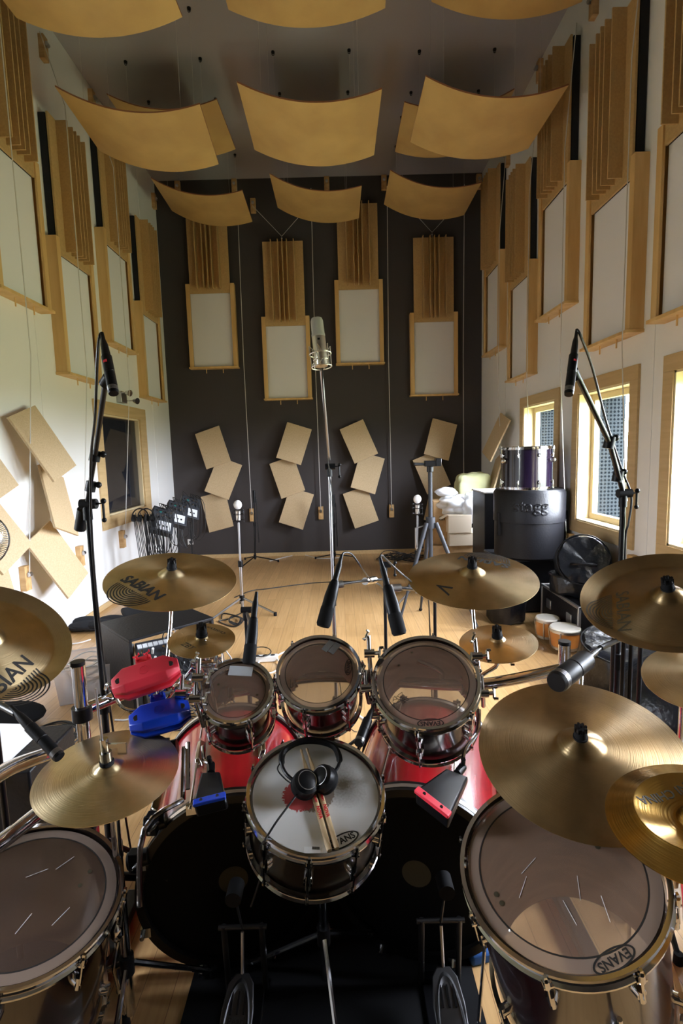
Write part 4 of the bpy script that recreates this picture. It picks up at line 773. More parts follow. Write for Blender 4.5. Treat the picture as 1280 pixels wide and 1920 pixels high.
MB().tube(smooth_path([onS(x, y, z) for x, y, z in ((560, 1484, .03), (545, 1505, .035), (520, 1538, .03), (502, 1566, .015), (495, 1578, .012), (488, 1592, -.04), (492, 1630, -.2), (470, 1700, -.3))], 6), .0027, 8).build('lead', 'cable', t)

# ================================================================== MICROPHONES
def cable(pts, label, r=.0028, m='cable', name='microphone_cable', group=None, cat='cable', n=6):
    o = MB().tube(smooth_path(pts, n), r, 8).build(name, m); return setp(o, label, cat, group)
def pencil_mic(A, B, label, r=.011, grp=None, body='black', red=True, name='pencil_microphone'):
    """A: cable end, B: capsule end"""
    A, B = V(A), V(B); d = (B-A).normalized(); L = (B-A).length; T = frame(A, d); t = thing(name, label, 'microphone', group=grp, mw=T)
    MB().lathe([(1e-4, 0), (.004, 0), (.005, L*.12), (.008, L*.2), (.0095, L*.36), (.0095, L*.40)], 24, ).build('connector', 'blackm', t, local=True)
    MB().lathe([(.0095, L*.40), (r, L*.41), (r, L*.66), (r*.94, L*.665), (r*.94, L*.675), (r, L*.68), (r, L*.97), (r*.9, L), (1e-4, L)], 28).build('body', body, t, local=True)
    g = MB()
    for i in range(5): g.lathe([(r*1.01, L*(.90+.013*i)), (r*1.02, L*(.903+.013*i)), (r*1.01, L*(.906+.013*i))], 24)
    g.build('grille_slot', 'steel', t, local=True)
    if red: MB().box((0, -r*.97, L*.52), (.008, .002, .006), Matrix.Rotation(rad(0), 4, 'Z')).build('red_badge', 'red', t, local=True)
    return t
def stand(label, foot, joints, r=(.011, .008), m='blackm', group=None, spread=.33, h=.28, a0=0, name='microphone_stand', base=True, fr=.009):
    """joints: pole top, then the boom points"""
    foot = V(foot); t = thing(name, label, 'microphone stand', foot, group); top = V(joints[0]); mid = foot.lerp(top, .55)
    MB().cyl(foot+V((0, 0, .06)), mid, r[0], n=14).build('lower_tube', m, t); MB().cyl(mid, top, r[1], n=12).build('upper_tube', m, t)
    MB().cyl(mid-V((0, 0, .03)), mid+V((0, 0, .03)), r[0]*1.6, n=14).build('clutch', 'black', t)
    if len(joints) > 1:
        MB().tube([V(q) for q in joints[1:]], r[1]*.85, 10).build('boom', m, t)
        k = V(joints[0]); mm = MB(); mm.cyl(k-V((.02, 0, 0)), k+V((.03, 0, 0)), .016, n=14); mm.cyl(k-V((0, 0, .05)), k, .014, n=14); mm.build('boom_joint', 'black', t)
        MB().tube([k+V((.03, 0, 0)), k+V((.05, 0, 0)), k+V((.05, 0, -.05))], .004, 8).build('handle', 'black', t); MB().sph(k+V((.05, 0, -.052)), .008, 10).build('handle_knob', 'black', t)
        MB().sph(k+V((.052, 0, .008)), .009, 10).build('handle_knob', 'black', t)
    if base:
        tripod(t, foot, spread, h, fr, m, a0=a0)
    return t
# overheads
A = pd(191, 624, 1.20); B = pd(213, 738, 1.14); pencil_mic(A, B, 'black pencil microphone hanging over the left side of the kit', .0115)
k = pd(163, 945, 1.62); j1 = pd(178, 855, 1.5); j2 = pd(198, 712, 1.2); ft = V((k.x, k.y, 0))
sL = stand('black boom stand with the left overhead microphone', ft, [k, pd(154, 985, 1.66), k, j1, j2], a0=.9, spread=.24)
MB().cyl(pd(150, 992, 1.665), pd(156, 955, 1.635), .018, n=16).build('counterweight', 'black', sL)
for q in (j1, pd(170, 912, 1.57)): MB().cyl(q-V((.004, 0, .015)), q+V((.004, 0, .015)), .015, n=14).build('boom_clutch', 'black', sL); MB().sph(q+V((.024, 0, .004)), .010, 10).build('knob', 'black', sL)
MB().cyl(pd(196, 722, 1.18), pd(205, 708, 1.17), .014, n=14).build('clip', 'black', sL)
cable([A, pd(186, 634, 1.2), pd(182, 680, 1.22), pd(178, 780, 1.3), pd(170, 870, 1.4), pd(172, 1000, 1.5), pd(184, 1150, 1.6), pd(205, 1320, 1.7), V((ft.x+.03, ft.y+.05, .2)), V((ft.x+.05, ft.y+.1, .01))], 'black cable running down the left overhead stand', .0035)
A = pd(1081, 618, 1.50); B = pd(1066, 740, 1.42); pencil_mic(A, B, 'black pencil microphone with red badge over the right side of the kit', .0125)
k = pd(1168, 925, 1.9); j1 = pd(1142, 830, 1.8); j2 = pd(1081, 703, 1.5); ft = V((k.x, k.y, 0))
sR = stand('black boom stand with the right overhead microphone, before the window', ft, [k, pd(1172, 940, 1.9), k, j1, j2], r=(.014, .010), a0=.2)
for q in (j1, pd(1158, 893, 1.88)): MB().cyl(q-V((.004, 0, .02)), q+V((.004, 0, .02)), .018, n=14).build('boom_clutch', 'black', sR); MB().sph(q+V((.022, 0, .016)), .012, 10).build('knob', 'black', sR)
MB().cyl(pd(1080, 708, 1.49), pd(1074, 694, 1.47), .013, n=14).build('clip', 'black', sR)
cable([A, pd(1088, 630, 1.5), pd(1110, 690, 1.6), pd(1136, 790, 1.75), pd(1165, 880, 1.88), pd(1183, 930, 1.9), pd(1178, 980, 1.9), pd(1172, 1010, 1.92), pd(1170, 1120, 1.95)], 'black cable hanging from the right overhead microphone', .0038)
# tall centre microphone in its cage
ax0 = pd(603, 688, 2.17); ax1 = pd(593, 596, 2.17); up = (ax1-ax0).normalized(); T = frame(ax0, up); L = (ax1-ax0).length
t = thing('studio_microphone', 'large silver studio microphone in a wire cage, high in the middle', 'microphone', mw=T)
MB().lathe([(1e-4, .0), (.026, .002), (.028, .01), (.028, L*.60), (.027, L*.61)], 40).build('body', 'nickel', t, local=True)
MB().lathe([(.027, L*.61), (.0285, L*.62), (.0285, L*.66), (.027, L*.67), (.026, L*.93), (.022, L*.985), (.010, L), (1e-4, L)], 40).build('grille', mat('mesh_grille', (.62, .60, .56), .5, .6, bump=((900, 900, 900), .8)), t, local=True)
MB().box((0, -.028, L*.53), (.010, .002, .008)).build('badge', 'ink', t, local=True)
g = MB()
for i in range(6):
    a = i*pi/3+.3; a2 = a+pi/6; R1, R2 = .042, .046
    g.tube([(R1*cos(a), R1*sin(a), .0), (R2*cos(a), R2*sin(a), L*.42)], .0022, 6); g.tube([(R2*cos(a), R2*sin(a), L*.42), (.031*cos(a2), .031*sin(a2), L*.30)], .0015, 5); g.tube([(R1*cos(a), R1*sin(a), .004), (.031*cos(a2), .031*sin(a2), L*.14)], .0015, 5)
for R1, z in ((.042, .0), (.045, L*.26), (.031, L*.30), (.031, L*.14)): g.tube([(R1*cos(i*pi/12), R1*sin(i*pi/12), z) for i in range(24)], .0024, 6, closed=True)
g.build('shock_cage', 'nickel', t, local=True)
ft = pd(625, 1300, 2.3); k = pd(617, 875, 2.6); ft = V((k.x, k.y, 0))
s = stand('tall stand carrying the large silver microphone in the middle', ft, [k, pd(617, 862, 2.6), pd(602, 694, 2.17)], r=(.0095, .0075), m='steel', a0=.3, spread=.3)
cable([pd(604, 690, 2.16), pd(607, 760, 2.2), pd(613, 850, 2.5), pd(623, 940, 2.62), pd(624, 1060, 2.68), V((-.02, 2.66, .35)), V((.05, 2.8, .01)), V((.3, 2.9, .008))], 'thin cable down the tall middle stand', .0025)
# tom microphones
def big_mic(A, B, label, r=.021, L0=None):
    A, B = V(A), V(B); d = (B-A).normalized(); L = (B-A).length; T = frame(A, d, V((0, -1, 0))); t = thing('tom_microphone', label, 'microphone', group='tom microphones', mw=T)
    MB().lathe([(1e-4, 0), (.005, 0), (.007, L*.12), (.0095, L*.16), (.0095, L*.36), (.012, L*.38)], 24).build('connector', 'black', t, local=True)
    S_ = Matrix.Diagonal((1, .72, 1, 1)); MB().lathe([(.012, L*.38), (r*.78, L*.42), (r, L*.60), (r, L*.74)], 32, S_).build('body', 'black', t, local=True)
    MB().lathe([(r*1.0, L*.74), (r*1.06, L*.76), (r*1.08, L*.97), (r*.9, L), (1e-4, L)], 32, S_).build('grille', 'rubber', t, local=True)
    MB().box((r*.45, -r*.58, L*.58), (.008, .006, L*.36)).build('side_stripe', 'steel', t, local=True, bev=.002); return t
bm = [((641, 1040), 1.72, (605, 1175), 1.62, 'black tom microphone over the middle rack tom'), ((712, 1046), 1.66, (749, 1190), 1.56, 'black tom microphone over the largest rack tom, leaning left')]
for (a, da, b, db, nm) in bm: big_mic(pd(*a, da), pd(*b, db), nm)
A = pd(481, 1110, 1.62); B = pd(466, 1245, 1.52); big_mic(A, B, 'black microphone standing over the smallest rack tom', .018)
t = stand('stand with short chrome boom for the middle tom microphone', pd(722, 1300, 2.0)*1, [pd(722, 1130, 1.95), pd(722, 1130, 1.95), pd(692, 1088, 1.9), pd(632, 1096, 1.7)], m='blackm', a0=.9, base=False) if False else None
fA = pd(722, 1150, 2.5); fA = V((fA.x, fA.y, 0))
t = stand('black stand with chrome boom for the middle tom microphone', fA, [V((fA.x, fA.y, 1.06)), pd(728, 1086, 2.52), pd(692, 1088, 2.2), pd(634, 1096, 1.72)], m='blackm', a0=.9)
MB().cyl(pd(684, 1090, 2.15), pd(702, 1087, 2.25), .016, n=14).build('boom_clutch', 'chrome', t); MB().cyl(pd(628, 1097, 1.71), pd(642, 1095, 1.72), .013, n=14).build('clip', 'steel', t)
fA = pd(815, 1150, 2.5); fA = V((fA.x, fA.y, 0))
t = stand('black stand beside the largest tom with boom to its microphone', fA, [V((fA.x, fA.y, 1.04)), pd(812, 1108, 2.5), pd(740, 1102, 1.66)], m='blackm', a0=.3)
MB().cyl(pd(734, 1103, 1.65), pd(750, 1102, 1.66), .013, n=14).build('clip', 'steel', t)
fA = pd(462, 1190, 2.5); fA = V((fA.x, fA.y, 0))
t = stand('black stand behind the smallest tom microphone', fA, [V((fA.x, fA.y, .86)), pd(463, 1150, 2.4), pd(472, 1178, 1.58)], m='blackm', a0=.6)
cable([pd(641, 1041, 1.72), pd(646, 1036, 1.73), pd(660, 1040, 1.76), pd(680, 1068, 1.84), pd(695, 1088, 2.15), pd(722, 1120, 2.5), V((.2, 2.45, .5))], 'black cable arching from the middle tom microphone', .0033)
cable([pd(712, 1047, 1.66), pd(716, 1042, 1.67), pd(735, 1060, 1.75), pd(770, 1090, 1.85), pd(800, 1110, 2.3), V((.43, 2.45, .7)), V((.44, 2.46, .3))], 'black cable arching from the largest tom microphone', .0033)
# ride-side microphone, hi-hat microphone
A = pd(1130, 1212, 1.28); B = pd(1042, 1280, 1.12); t = pencil_mic(A, B, 'thick black condenser microphone over the dark ride cymbal', .023, red=False, name='condenser_microphone')
t = stand('black stand holding the thick microphone over the ride', (1.05, 1.75, 0), [(1.05, 1.75, .98), pd(1180, 1190, 1.5), pd(1125, 1215, 1.27)], a0=.4)
A = pd(20, 1325, 1.08); B = pd(112, 1420, 1.02); pencil_mic(A, B, 'black pencil microphone pointing down at the hi-hat', .0115, red=False)
t = stand('black stand at the left edge holding the hi-hat microphone', (-1.15, 1.25, 0), [(-1.15, 1.25, .95), pd(-60, 1290, 1.25), pd(30, 1338, 1.08)], a0=.2)
# dark microphone between the toms
A = pd(700, 1322, 1.55); B = pd(672, 1395, 1.42); pencil_mic(A, B, 'small dark microphone tucked between middle and largest rack toms', .014, red=False)
# ================================================================== LEFT SIDE OF THE ROOM
# rack case standing on the floor
cF = V((-1.30, 3.05, 0)); dx = V((.42, .40, 0)).normalized(); dy = V((-dx.y, dx.x, 0))
TRK = Matrix(((dx.x, dy.x, 0, cF.x), (dx.y, dy.y, 0, cF.y), (0, 0, 1, 0), (0, 0, 0, 1)))
t = thing('rack_case', 'open black rack case on the floor under the shiny left crash', 'rack case', mw=TRK); W_, D_, Hh = .58, .50, .50
MB().box((W_/2, D_/2, Hh-.009), (W_, D_, .018)).build('top', 'case', t, local=True, bev=.003)
for x in (.009, W_-.009):
    MB().box((x, D_/2, Hh/2-.009), (.018, D_, Hh-.018)).build('side', 'case', t, local=True, bev=.002)
    MB().box((x+(.02 if x < .1 else -.02), .03, Hh/2-.01), (.02, .004, Hh-.06)).build('rack_rail', 'steel', t, local=True)
MB().box((W_/2, D_/2, .01), (W_, D_, .02)).build('bottom', 'case', t, local=True)
# mixing console leaning before it
c0, c1_, c2_, c3_ = onZ(252, 1206, .46), onZ(388, 1178, .46), onZ(432, 1266, .24), onZ(286, 1308, .24)
ux = (c1_-c0).normalized(); uy0 = ((c3_-c0)-ux*(c3_-c0).dot(ux)); uy = uy0.normalized(); uz = ux.cross(uy)
if uz.z < 0: uz = -uz
TM = Matrix(((ux.x, -uy.x, uz.x, c0.x), (ux.y, -uy.y, uz.y, c0.y), (ux.z, -uy.z, uz.z, c0.z), (0, 0, 0, 1))); CW, CH = (c1_-c0).length, uy0.length
t = thing('mixing_console', 'tilted mixing console full of plugged cables behind the red block', 'mixer', mw=TM)
MB().box((CW/2, -CH/2, -.03), (CW, CH, .06)).build('body', 'panelgrey', t, local=True, bev=.004)
nk = 0
for r in range(6):
    for c in range(14):
        x, y = CW*(c+.7)/14.5, -CH*(r+.6)/6.3
        if r == 0:
            MB().box((x, y, .004), (CW/17, .028, .008)).build('jack_socket', 'labelw', t, local=True)
        elif r in (1, 2) and c % 2 == 0:
            MB().cyl((x, y, .0), (x, y, .045), .008, n=10).build('jack_plug', 'white' if c % 4 else 'chrome', t, local=True)
        elif r > 2 and c % 2:
            MB().cyl((x, y, 0), (x, y, .016), .007, .006, 10).build('knob', 'labelw' if r % 2 else 'black', t, local=True)
for sgn in (0, 1):
    MB().cyl(TM @ V((CW*(.1+.8*sgn), -CH*.1, -.06)), V(((TM @ V((CW*(.1+.8*sgn), -CH*.1, -.06))).x, (TM @ V((CW*(.1+.8*sgn), -CH*.1, 0))).y, 0)), .014, n=10).build('leg', 'blackm', t)
    MB().cyl(TM @ V((CW*(.1+.8*sgn), -CH*.9, -.06)), V(((TM @ V((CW*(.1+.8*sgn), -CH*.9, -.06))).x, (TM @ V((CW*(.1+.8*sgn), -CH*.9, 0))).y, 0)), .014, n=10).build('leg', 'blackm', t)
random.seed(3)
for i in range(30):
    x0 = CW*random.uniform(.05, .95); y0 = -CH*random.choice((.12, .25, .4)); p0 = TM @ V((x0, y0, .045)); x1 = CW*random.uniform(.2, 1.15); p3 = TM @ V((x1, -CH*random.uniform(.9, 1.35), 0)); p3.z = random.uniform(.02, .12)
    p1 = p0+uz*random.uniform(.03, .07)+ux*random.uniform(-.05, .08); p2 = (p0+p3)/2+V((random.uniform(-.08, .08), random.uniform(-.05, .05), random.uniform(.02, .10)))
    cable([p0, p1, p2, p3], 'one of the tangled patch cables hanging from the mixing console', random.choice((.003, .0035)), random.choice(('cable', 'cable', 'steel', 'cable')), 'patch_cable', 'patch cables of the mixing console', n=5)
for i in range(18):
    c = onZ(random.uniform(285, 400), random.uniform(1290, 1360), .01); R_ = random.uniform(.05, .13); a0 = random.uniform(0, 6)
    cable([c+V((R_*cos(a0+a)*(1+.2*sin(3*a)), R_*.8*sin(a0+a), random.uniform(.004, .05))) for a in [k*.7 for k in range(10)]], 'one of the loose black cable loops on the floor below the console', .0035, 'cable', 'floor_cable', 'loose cable loops under the console', n=5)
# clear bin with white cables
b0 = onZ(112, 1322, .01); b1 = onZ(228, 1302, .01); ux = (b1-b0).normalized(); uy = V((-ux.y, ux.x, 0))
TB = Matrix(((ux.x, uy.x, 0, b0.x), (ux.y, uy.y, 0, b0.y), (0, 0, 1, 0), (0, 0, 0, 1))); bw = (b1-b0).length; bdp = .34; bh = .24
t = thing('plastic_bin', 'clear plastic bin full of white cables on the floor', 'bin', mw=TB); o_ = .02
for (pa, pb) in (((0, 0), (bw, 0)), ((bw, 0), (bw, bdp)), ((bw, bdp), (0, bdp)), ((0, bdp), (0, 0))):
    e = V((bw/2, bdp/2)); q = MB(); out = lambda p: (p[0]+(o_ if p[0] > e[0] else -o_), p[1]+(o_ if p[1] > e[1] else -o_)); A_, B_ = out(pa), out(pb)
    q._add([(pa[0], pa[1], .004), (pb[0], pb[1], .004), (B_[0], B_[1], bh), (A_[0], A_[1], bh)], [(0, 1, 2, 3)]); q.build('side', 'bin', t, local=True, flat=True)
MB().box((bw/2, bdp/2, .004), (bw, bdp, .004)).build('bottom', 'bin', t, local=True)
q = MB(); q.tube([(-o_, -o_, bh), (bw+o_, -o_, bh), (bw+o_, bdp+o_, bh), (-o_, bdp+o_, bh)], .006, 6, closed=True); q.build('rim', 'bin', t, local=True)
for i in range(12):
    cx_, cy_, R_ = bw*random.uniform(.35, .6), bdp*random.uniform(.4, .6), random.uniform(.06, .13); zz = .03+.018*i
    cable([TB @ V((cx_+R_*cos(a)*(1.1+.1*sin(2*a)), cy_+R_*.8*sin(a), zz+.02*sin(a*2+i))) for a in [k*.75+i for k in range(9)]], 'one of the white cables coiled in the clear bin', .005, 'cablew', 'white_cable', 'white cables in the clear bin', n=5)
cable([onZ(205, 1240, .25), onZ(235, 1222, .33), onZ(262, 1262, .2), onZ(300, 1300, .05), onZ(250, 1345, .01), onZ(215, 1350, .008)], 'white cable spilling from the clear bin toward the console', .006, 'cablew', 'white_cable')
cable([onZ(130, 1208, .008), onZ(150, 1205, .008), onZ(170, 1199, .008)], 'short white cable end on the floor by the left wall', .006, 'cablew', 'white_cable')
# folded cloth bag by the wall
t = thing('cloth_bag', 'crumpled dark grey cloth bag on the floor by the left wall', 'bag', onZ(185, 1180, 0))
mb = MB(); c = onZ(192, 1178, 0)
for i in range(7): mb.sph((c.x+random.uniform(-.17, .17), c.y+random.uniform(-.08, .08), .045+.012*(i % 3)), .13, 14, (1.1, .7, .32))
mb.build('body', 'darkcase', t); MB().box((c.x+.35, c.y+.35, .05), (.55, .4, .06), rz=.5).build('folded_cover', 'darkcase', t, bev=.02)
# cable coil, dark bag, sheets at the left edge
c = onZ(96, 1385, .02)
for k in range(7):
    cable([c+V((.165*cos(a)*(1-.035*k), .15*sin(a)*(1-.035*k), .004+.008*(k % 4)+.006*sin(a*3+k))) for a in [2*pi*j/14 for j in range(15)]], 'one turn of the coiled black cable on the floor at lower left', .004, 'cable', 'coiled_cable', 'coiled black cable at lower left', n=3)
t = thing('shoe_bundle', 'rounded dark cloth bundle on the floor at the left edge', 'cloth', onZ(20, 1345, 0)); c = onZ(22, 1340, .065)
MB().sph(c, .16, 20, (1.25, .8, .40)).build('body', 'shoe', t)
q = [pd(-60, 1357, 2.05), pd(39, 1359, 2.05), pd(61, 1387, 1.98), pd(0, 1444, 1.84), pd(-60, 1480, 1.78)]; zq = q[1].z
q = [onZ(x, y, zq) for x, y in ((-60, 1357), (39, 1359), (61, 1387), (0, 1444), (-60, 1480))]; c = sum(q, V((0, 0, 0)))/5
t = thing('paper_sheets', 'bright white sheets on a low black box at the left photo edge', 'paper', c); mb = MB(); mb.b.verts.ensure_lookup_table()
n_ = 5; mb._add([p for p in q]+[p+V((0, 0, .004)) for p in q], [tuple(range(n_))[::-1], tuple(range(n_, 2*n_))]+[(i, (i+1) % n_, n_+(i+1) % n_, n_+i) for i in range(n_)]); mb.build('sheet', 'paper', t, flat=True)
t = thing('storage_box', 'low black box under the white sheets at the left edge', 'box', (c.x, c.y, 0)); MB().box((c.x-.05, c.y, zq/2-.001), (.5, .30, zq-.002)).build('body', 'case', t, bev=.008)
# chrome wire fan cage at the left edge
cfan = pd(-47, 1014, 1.5); TF = frame(cfan, (.55, -.8, .1)); t = thing('wire_fan', 'chrome wire fan cage just showing at the left photo edge', 'fan', mw=TF)
for k in range(90):
    a = 2*pi*k/90; MB().tube(smooth_path([(.015*cos(a), .015*sin(a), .05), (.06*cos(a), .06*sin(a), .045), (.082*cos(a), .082*sin(a), .0), (.06*cos(a), .06*sin(a), -.045)], 3), .0011, 4).build('wire', 'chrome', t, local=True)
MB().tube([(.084*cos(2*pi*i/40), .084*sin(2*pi*i/40), 0) for i in range(40)], .0025, 8, closed=True).build('ring', 'chrome', t, local=True); MB().sph((0, 0, 0), .025, 14, (1, 1, 1.5)).build('hub', 'black', t, local=True)
MB().cyl(cfan-V((0, 0, .08)), V((cfan.x, cfan.y, .02)), .010, n=10).build('pole', 'blackm', t); MB().cyl((cfan.x, cfan.y, 0), (cfan.x, cfan.y, .025), .14, n=30).build('base', 'blackm', t)
# personal monitor mixers on stands at the back left
for i, (x, y, Y, nm) in enumerate([(304, 978, 5.7, 'nearest'), (331, 965, 6.1, 'middle'), (355, 954, 6.5, 'farthest')]):
    p = onY(x, y, Y); T = Matrix.Translation(p) @ Matrix.Rotation(rad(28), 4, 'Z') @ Matrix.Rotation(rad(20), 4, 'Y') @ Matrix.Rotation(rad(50), 4, 'X') @ Matrix.Diagonal((1.2, 1.25, 1.2, 1)); t = thing('headphone_mixer', 'grey headphone mixer box on a black stand by the left corner, '+nm+' of the three', 'mixer', group='headphone mixers by the left corner', mw=T)
    MB().box((0, 0, 0), (.20, .26, .07)).build('box', 'panelgrey', t, local=True, bev=.006)
    pl = MB().box((.01, -.065, .036), (.13, .09, .002)).build('label_plate', 'labelw', t, local=True)
    for a in range(3): MB().box((-.03+a*.035, -.07, .0375), (.016, .016, .002)).build('button', 'black', pl, local=True)
    for a in range(4):
        for b in range(2): MB().cyl((-.06+a*.04, .03+b*.05, .035), (-.06+a*.04, .03+b*.05, .05), .009, n=10).build('knob', 'steel', t, local=True)
    MB().cyl(p-V((0, 0, .04)), (p.x, p.y, .1), .011, n=12).build('pole', 'blackm', t); tripod(t, V((p.x, p.y, 0)), .25, .3, .008, 'blackm', a0=.3+i)
    MB().box((p.x-.02, p.y+.03, p.z+.09), (.02, .03, .05)).build('clip', 'teal', t)
    for k in range(5):
        a = random.uniform(0, 6); q0 = T @ V((random.uniform(-.09, .09), .11, .04)); w1 = random.uniform(.05, .12)
        cable([q0, q0+V((0, -.03, .06)), q0+V((w1, -.05, -.05)), q0+V((w1*.9, -.04, -.40)), q0+V((-.02, -.02, -.52)), q0+V((-w1, -.03, -.3)), q0+V((-.05, 0, -.02))], 'one of the black cables looped over the headphone mixers', .004, 'cable', 'looped_cable', 'cables looped over the headphone mixers', n=5)
p = onY(272, 970, 5.6); t = thing('headphone_hanger', 'black stand draped in headphones and leads left of the headphone mixers', 'stand', (p.x, p.y, 0)); MB().cyl((p.x, p.y, .1), p, .011, n=12).build('pole', 'blackm', t); tripod(t, V((p.x, p.y, 0)), .25, .3, .008, 'blackm', a0=1.1)
MB().cyl(p-V((.12, 0, 0)), p+V((.16, 0, 0)), .01, n=10).build('cross_bar', 'blackm', t)
for k in range(2):
    q = p+V((-.04+.07*k, -.03-.02*(k % 2), .03)); th = thing('headphones', 'black headphones hung on the stand by the left wall, one of two alike', 'headphones', q, 'headphones hung by the left wall')
    MB().tube([q+V((.08*cos(a), .02*cos(a), .09*sin(a)-.02)) for a in [pi*j/10 for j in range(11)]], .007, 8).build('headband', 'black', th)
    for s in (-1, 1): MB().cyl(q+V((s*.085, 0, -.03)), q+V((s*.055, 0, -.035)), .04, n=18).build('ear_cup', 'black', th)
for k in range(16):
    q0 = p+V((-.11+.017*k, -.04-.01*(k % 3), .02+.02*(k % 3))); L_ = random.uniform(.45, .62)
    cable([q0, q0+V((.02, -.02, -.2)), q0+V((.06, -.02, -L_)), q0+V((.10, 0, -L_-.02)), q0+V((.13, .01, -L_*.6)), q0+V((.11, 0, -.02))], 'one of the headphone leads hanging in a loop by the left wall', .0042, 'cable', 'headphone_lead', 'headphone leads by the left wall', n=5)
# ================================================================== BACK OF THE ROOM
def tall_mic(xt, yt, xb, yb, label, lm, a0, xs=None):
    f = onZ(xb, yb, 0); top = onY(xt, yt, f.y); top.x = f.x+(top.x-f.x); t = thing('studio_microphone', label, 'microphone', top-V((0, 0, .22)), 'two far studio microphones')
    MB().cyl(top-V((0, 0, .20)), top-V((0, 0, .10)), .022, .026, 18).build('body', 'nickel', t); MB().sph(top-V((0, 0, .045)), .042, 20, (1, .8, 1.1)).build('grille', 'fabric', t)
    for z in (-.20, -.14, -.10): MB().tube([top+V((.055*cos(2*pi*i/16), .055*sin(2*pi*i/16), z)) for i in range(16)], .004, 6, closed=True).build('cage_ring', 'blackm', t)
    for i in range(4): MB().cyl(top+V((.055*cos(i*pi/2), .055*sin(i*pi/2), -.22)), top+V((.055*cos(i*pi/2+.4), .055*sin(i*pi/2+.4), -.09)), .003, n=6).build('cage_rod', 'blackm', t)
    s = stand(lm, f, [top-V((0, 0, .22))], r=(.016, .011), m='steel', a0=a0, spread=.36, h=.16, fr=.011); return f
f1 = tall_mic(445, 938, 455, 1150, 'silver studio microphone with pale round head, left side of the floor', 'chrome stand under the left far studio microphone', -.3)
f2 = tall_mic(782, 928, 781, 1122, 'silver studio microphone with pale round head, right beside the camera tripod', 'chrome stand under the right far studio microphone', -.2)
for x, y0, y1, nm, a0 in [(478, 922, 1046, 'black empty microphone stand before the dark wall, on the left', .1), (627, 930, 1045, 'black empty microphone stand at the dark wall behind the tall pole', .5)]:
    f = onZ(x, y1+2, 0); f.y = min(f.y, 7.55); f.x = onY(x, y1, f.y).x; top = onY(x-2, y0, f.y); t = stand(nm, f, [top], r=(.014, .010), m='blackm', group=None, spread=.34, h=.10, a0=a0)
    MB().cyl(top-V((0, 0, .16)), top+V((0, 0, .02)), .022, n=12).build('folded_boom', 'black', t); MB().cyl(top+V((.03, 0, -.10)), top+V((.035, 0, -.75)), .008, n=8).build('boom', 'blackm', t)
# camera tripod
top = onY(806, 885, 4.6); f = V((top.x, top.y, 0)); t = thing('camera_tripod', 'tall camera tripod with black head before the rightmost boards', 'tripod', f)
MB().cyl((f.x, f.y, .62), top, .019, n=18).build('centre_column', 'panelgrey', t); hub = V((f.x, f.y, .95))
m = MB(); m.cyl(hub-V((0, 0, .05)), hub+V((0, 0, .05)), .042, n=20); m.build('shoulder', 'panelgrey', t)
for i in range(3):
    a = -.45+2*pi*i/3; e = V((f.x+.42*cos(a), f.y+.42*sin(a), .02)); p0 = hub+V((.05*cos(a), .05*sin(a), 0)); lg = MB().cyl(p0, p0.lerp(e, .5), .020, .017, 12).build('leg', 'panelgrey', t); MB().cyl(p0.lerp(e, .5), e, .012, n=10).build('lower_leg', 'panelgrey', lg); MB().sph(e-V((0, 0, .002)), .018, 10).build('rubber_foot', 'rubber', lg)
    MB().cyl((f.x, f.y, .62), p0.lerp(e, .42), .006, n=6).build('brace', 'steel', t)
m = MB(); m.cyl(top, top+V((0, 0, .05)), .03, n=18); m.box(top+V((.02, 0, .075)), (.14, .07, .05)); m.box(top+V((.07, 0, .085)), (.05, .09, .07)); m.build('pan_head', 'blackm', t, bev=.004); MB().cyl(top+V((-.02, 0, .07)), top+V((-.15, -.05, .075)), .010, .014, 12).build('pan_handle', 'black', t)
MB().tube([hub+V((-.05, -.02, -.02)), hub+V((-.14, -.04, -.04)), hub+V((-.14, -.04, -.22)), hub+V((-.10, -.04, -.25))], .008, 8).build('crank', 'steel', t)
# cable heap by the dark wall and floor cables
random.seed(11); hc = onZ(760, 1052, 0)
for k in range(14):
    c = hc+V((random.uniform(-.2, .2), random.uniform(-.12, .12), .02+.015*(k % 5))); R_ = random.uniform(.08, .2)
    cable([c+V((R_*cos(a)*1.2, R_*.7*sin(a), .03*sin(2*a+k)+.02)) for a in [j*.75+k for j in range(9)]], 'one of the black cables heaped on the floor at the dark wall', .006, 'cable', 'heaped_cable', 'cable heap at the dark wall', n=4)
cable([onZ(x, y, .006) for x, y in ((505, 1052), (560, 1040), (600, 1047), (640, 1045))], 'white cable lying along the dark wall base', .006, 'cablew', 'white_cable')
cable([onZ(x, y, .006) for x, y in ((440, 1120), (470, 1108), (500, 1104), (560, 1096), (600, 1092), (660, 1090))], 'thin dark cable wavering across the middle of the floor', .006, 'cable', 'floor_cable')
cable([onZ(x, y, .006) for x, y in ((455, 1148), (430, 1160), (410, 1165), (440, 1175), (455, 1160), (420, 1150), (415, 1160))], 'knotted dark cable around the left far stand foot', .006, 'cable', 'floor_cable')
cable([onZ(x, y, .02) for x, y in ((432, 1165), (446, 1170), (450, 1158), (434, 1156), (430, 1166), (447, 1172), (452, 1160))], 'small coil of dark cable beside the left far stand', .008, 'cable', 'floor_cable')
cable([onZ(x, y, .006) for x, y in ((380, 1255), (420, 1240), (445, 1235), (470, 1240), (500, 1236))], 'dark cable running behind the smallest rack tom', .005, 'cable', 'floor_cable')
p = onZ(497, 1240, 0); t = thing('power_strip', 'white power strip on the floor behind the smallest tom', 'power strip', p); MB().box((p.x, p.y, .025), (.20, .055, .045), rz=.1).build('body', 'white', t, bev=.006)
for k in range(3): MB().cyl((p.x-.06+k*.06, p.y-.006+k*.006, .047), (p.x-.06+k*.06, p.y-.006+k*.006, .049), .018, n=16).build('socket', 'panelgrey', t)
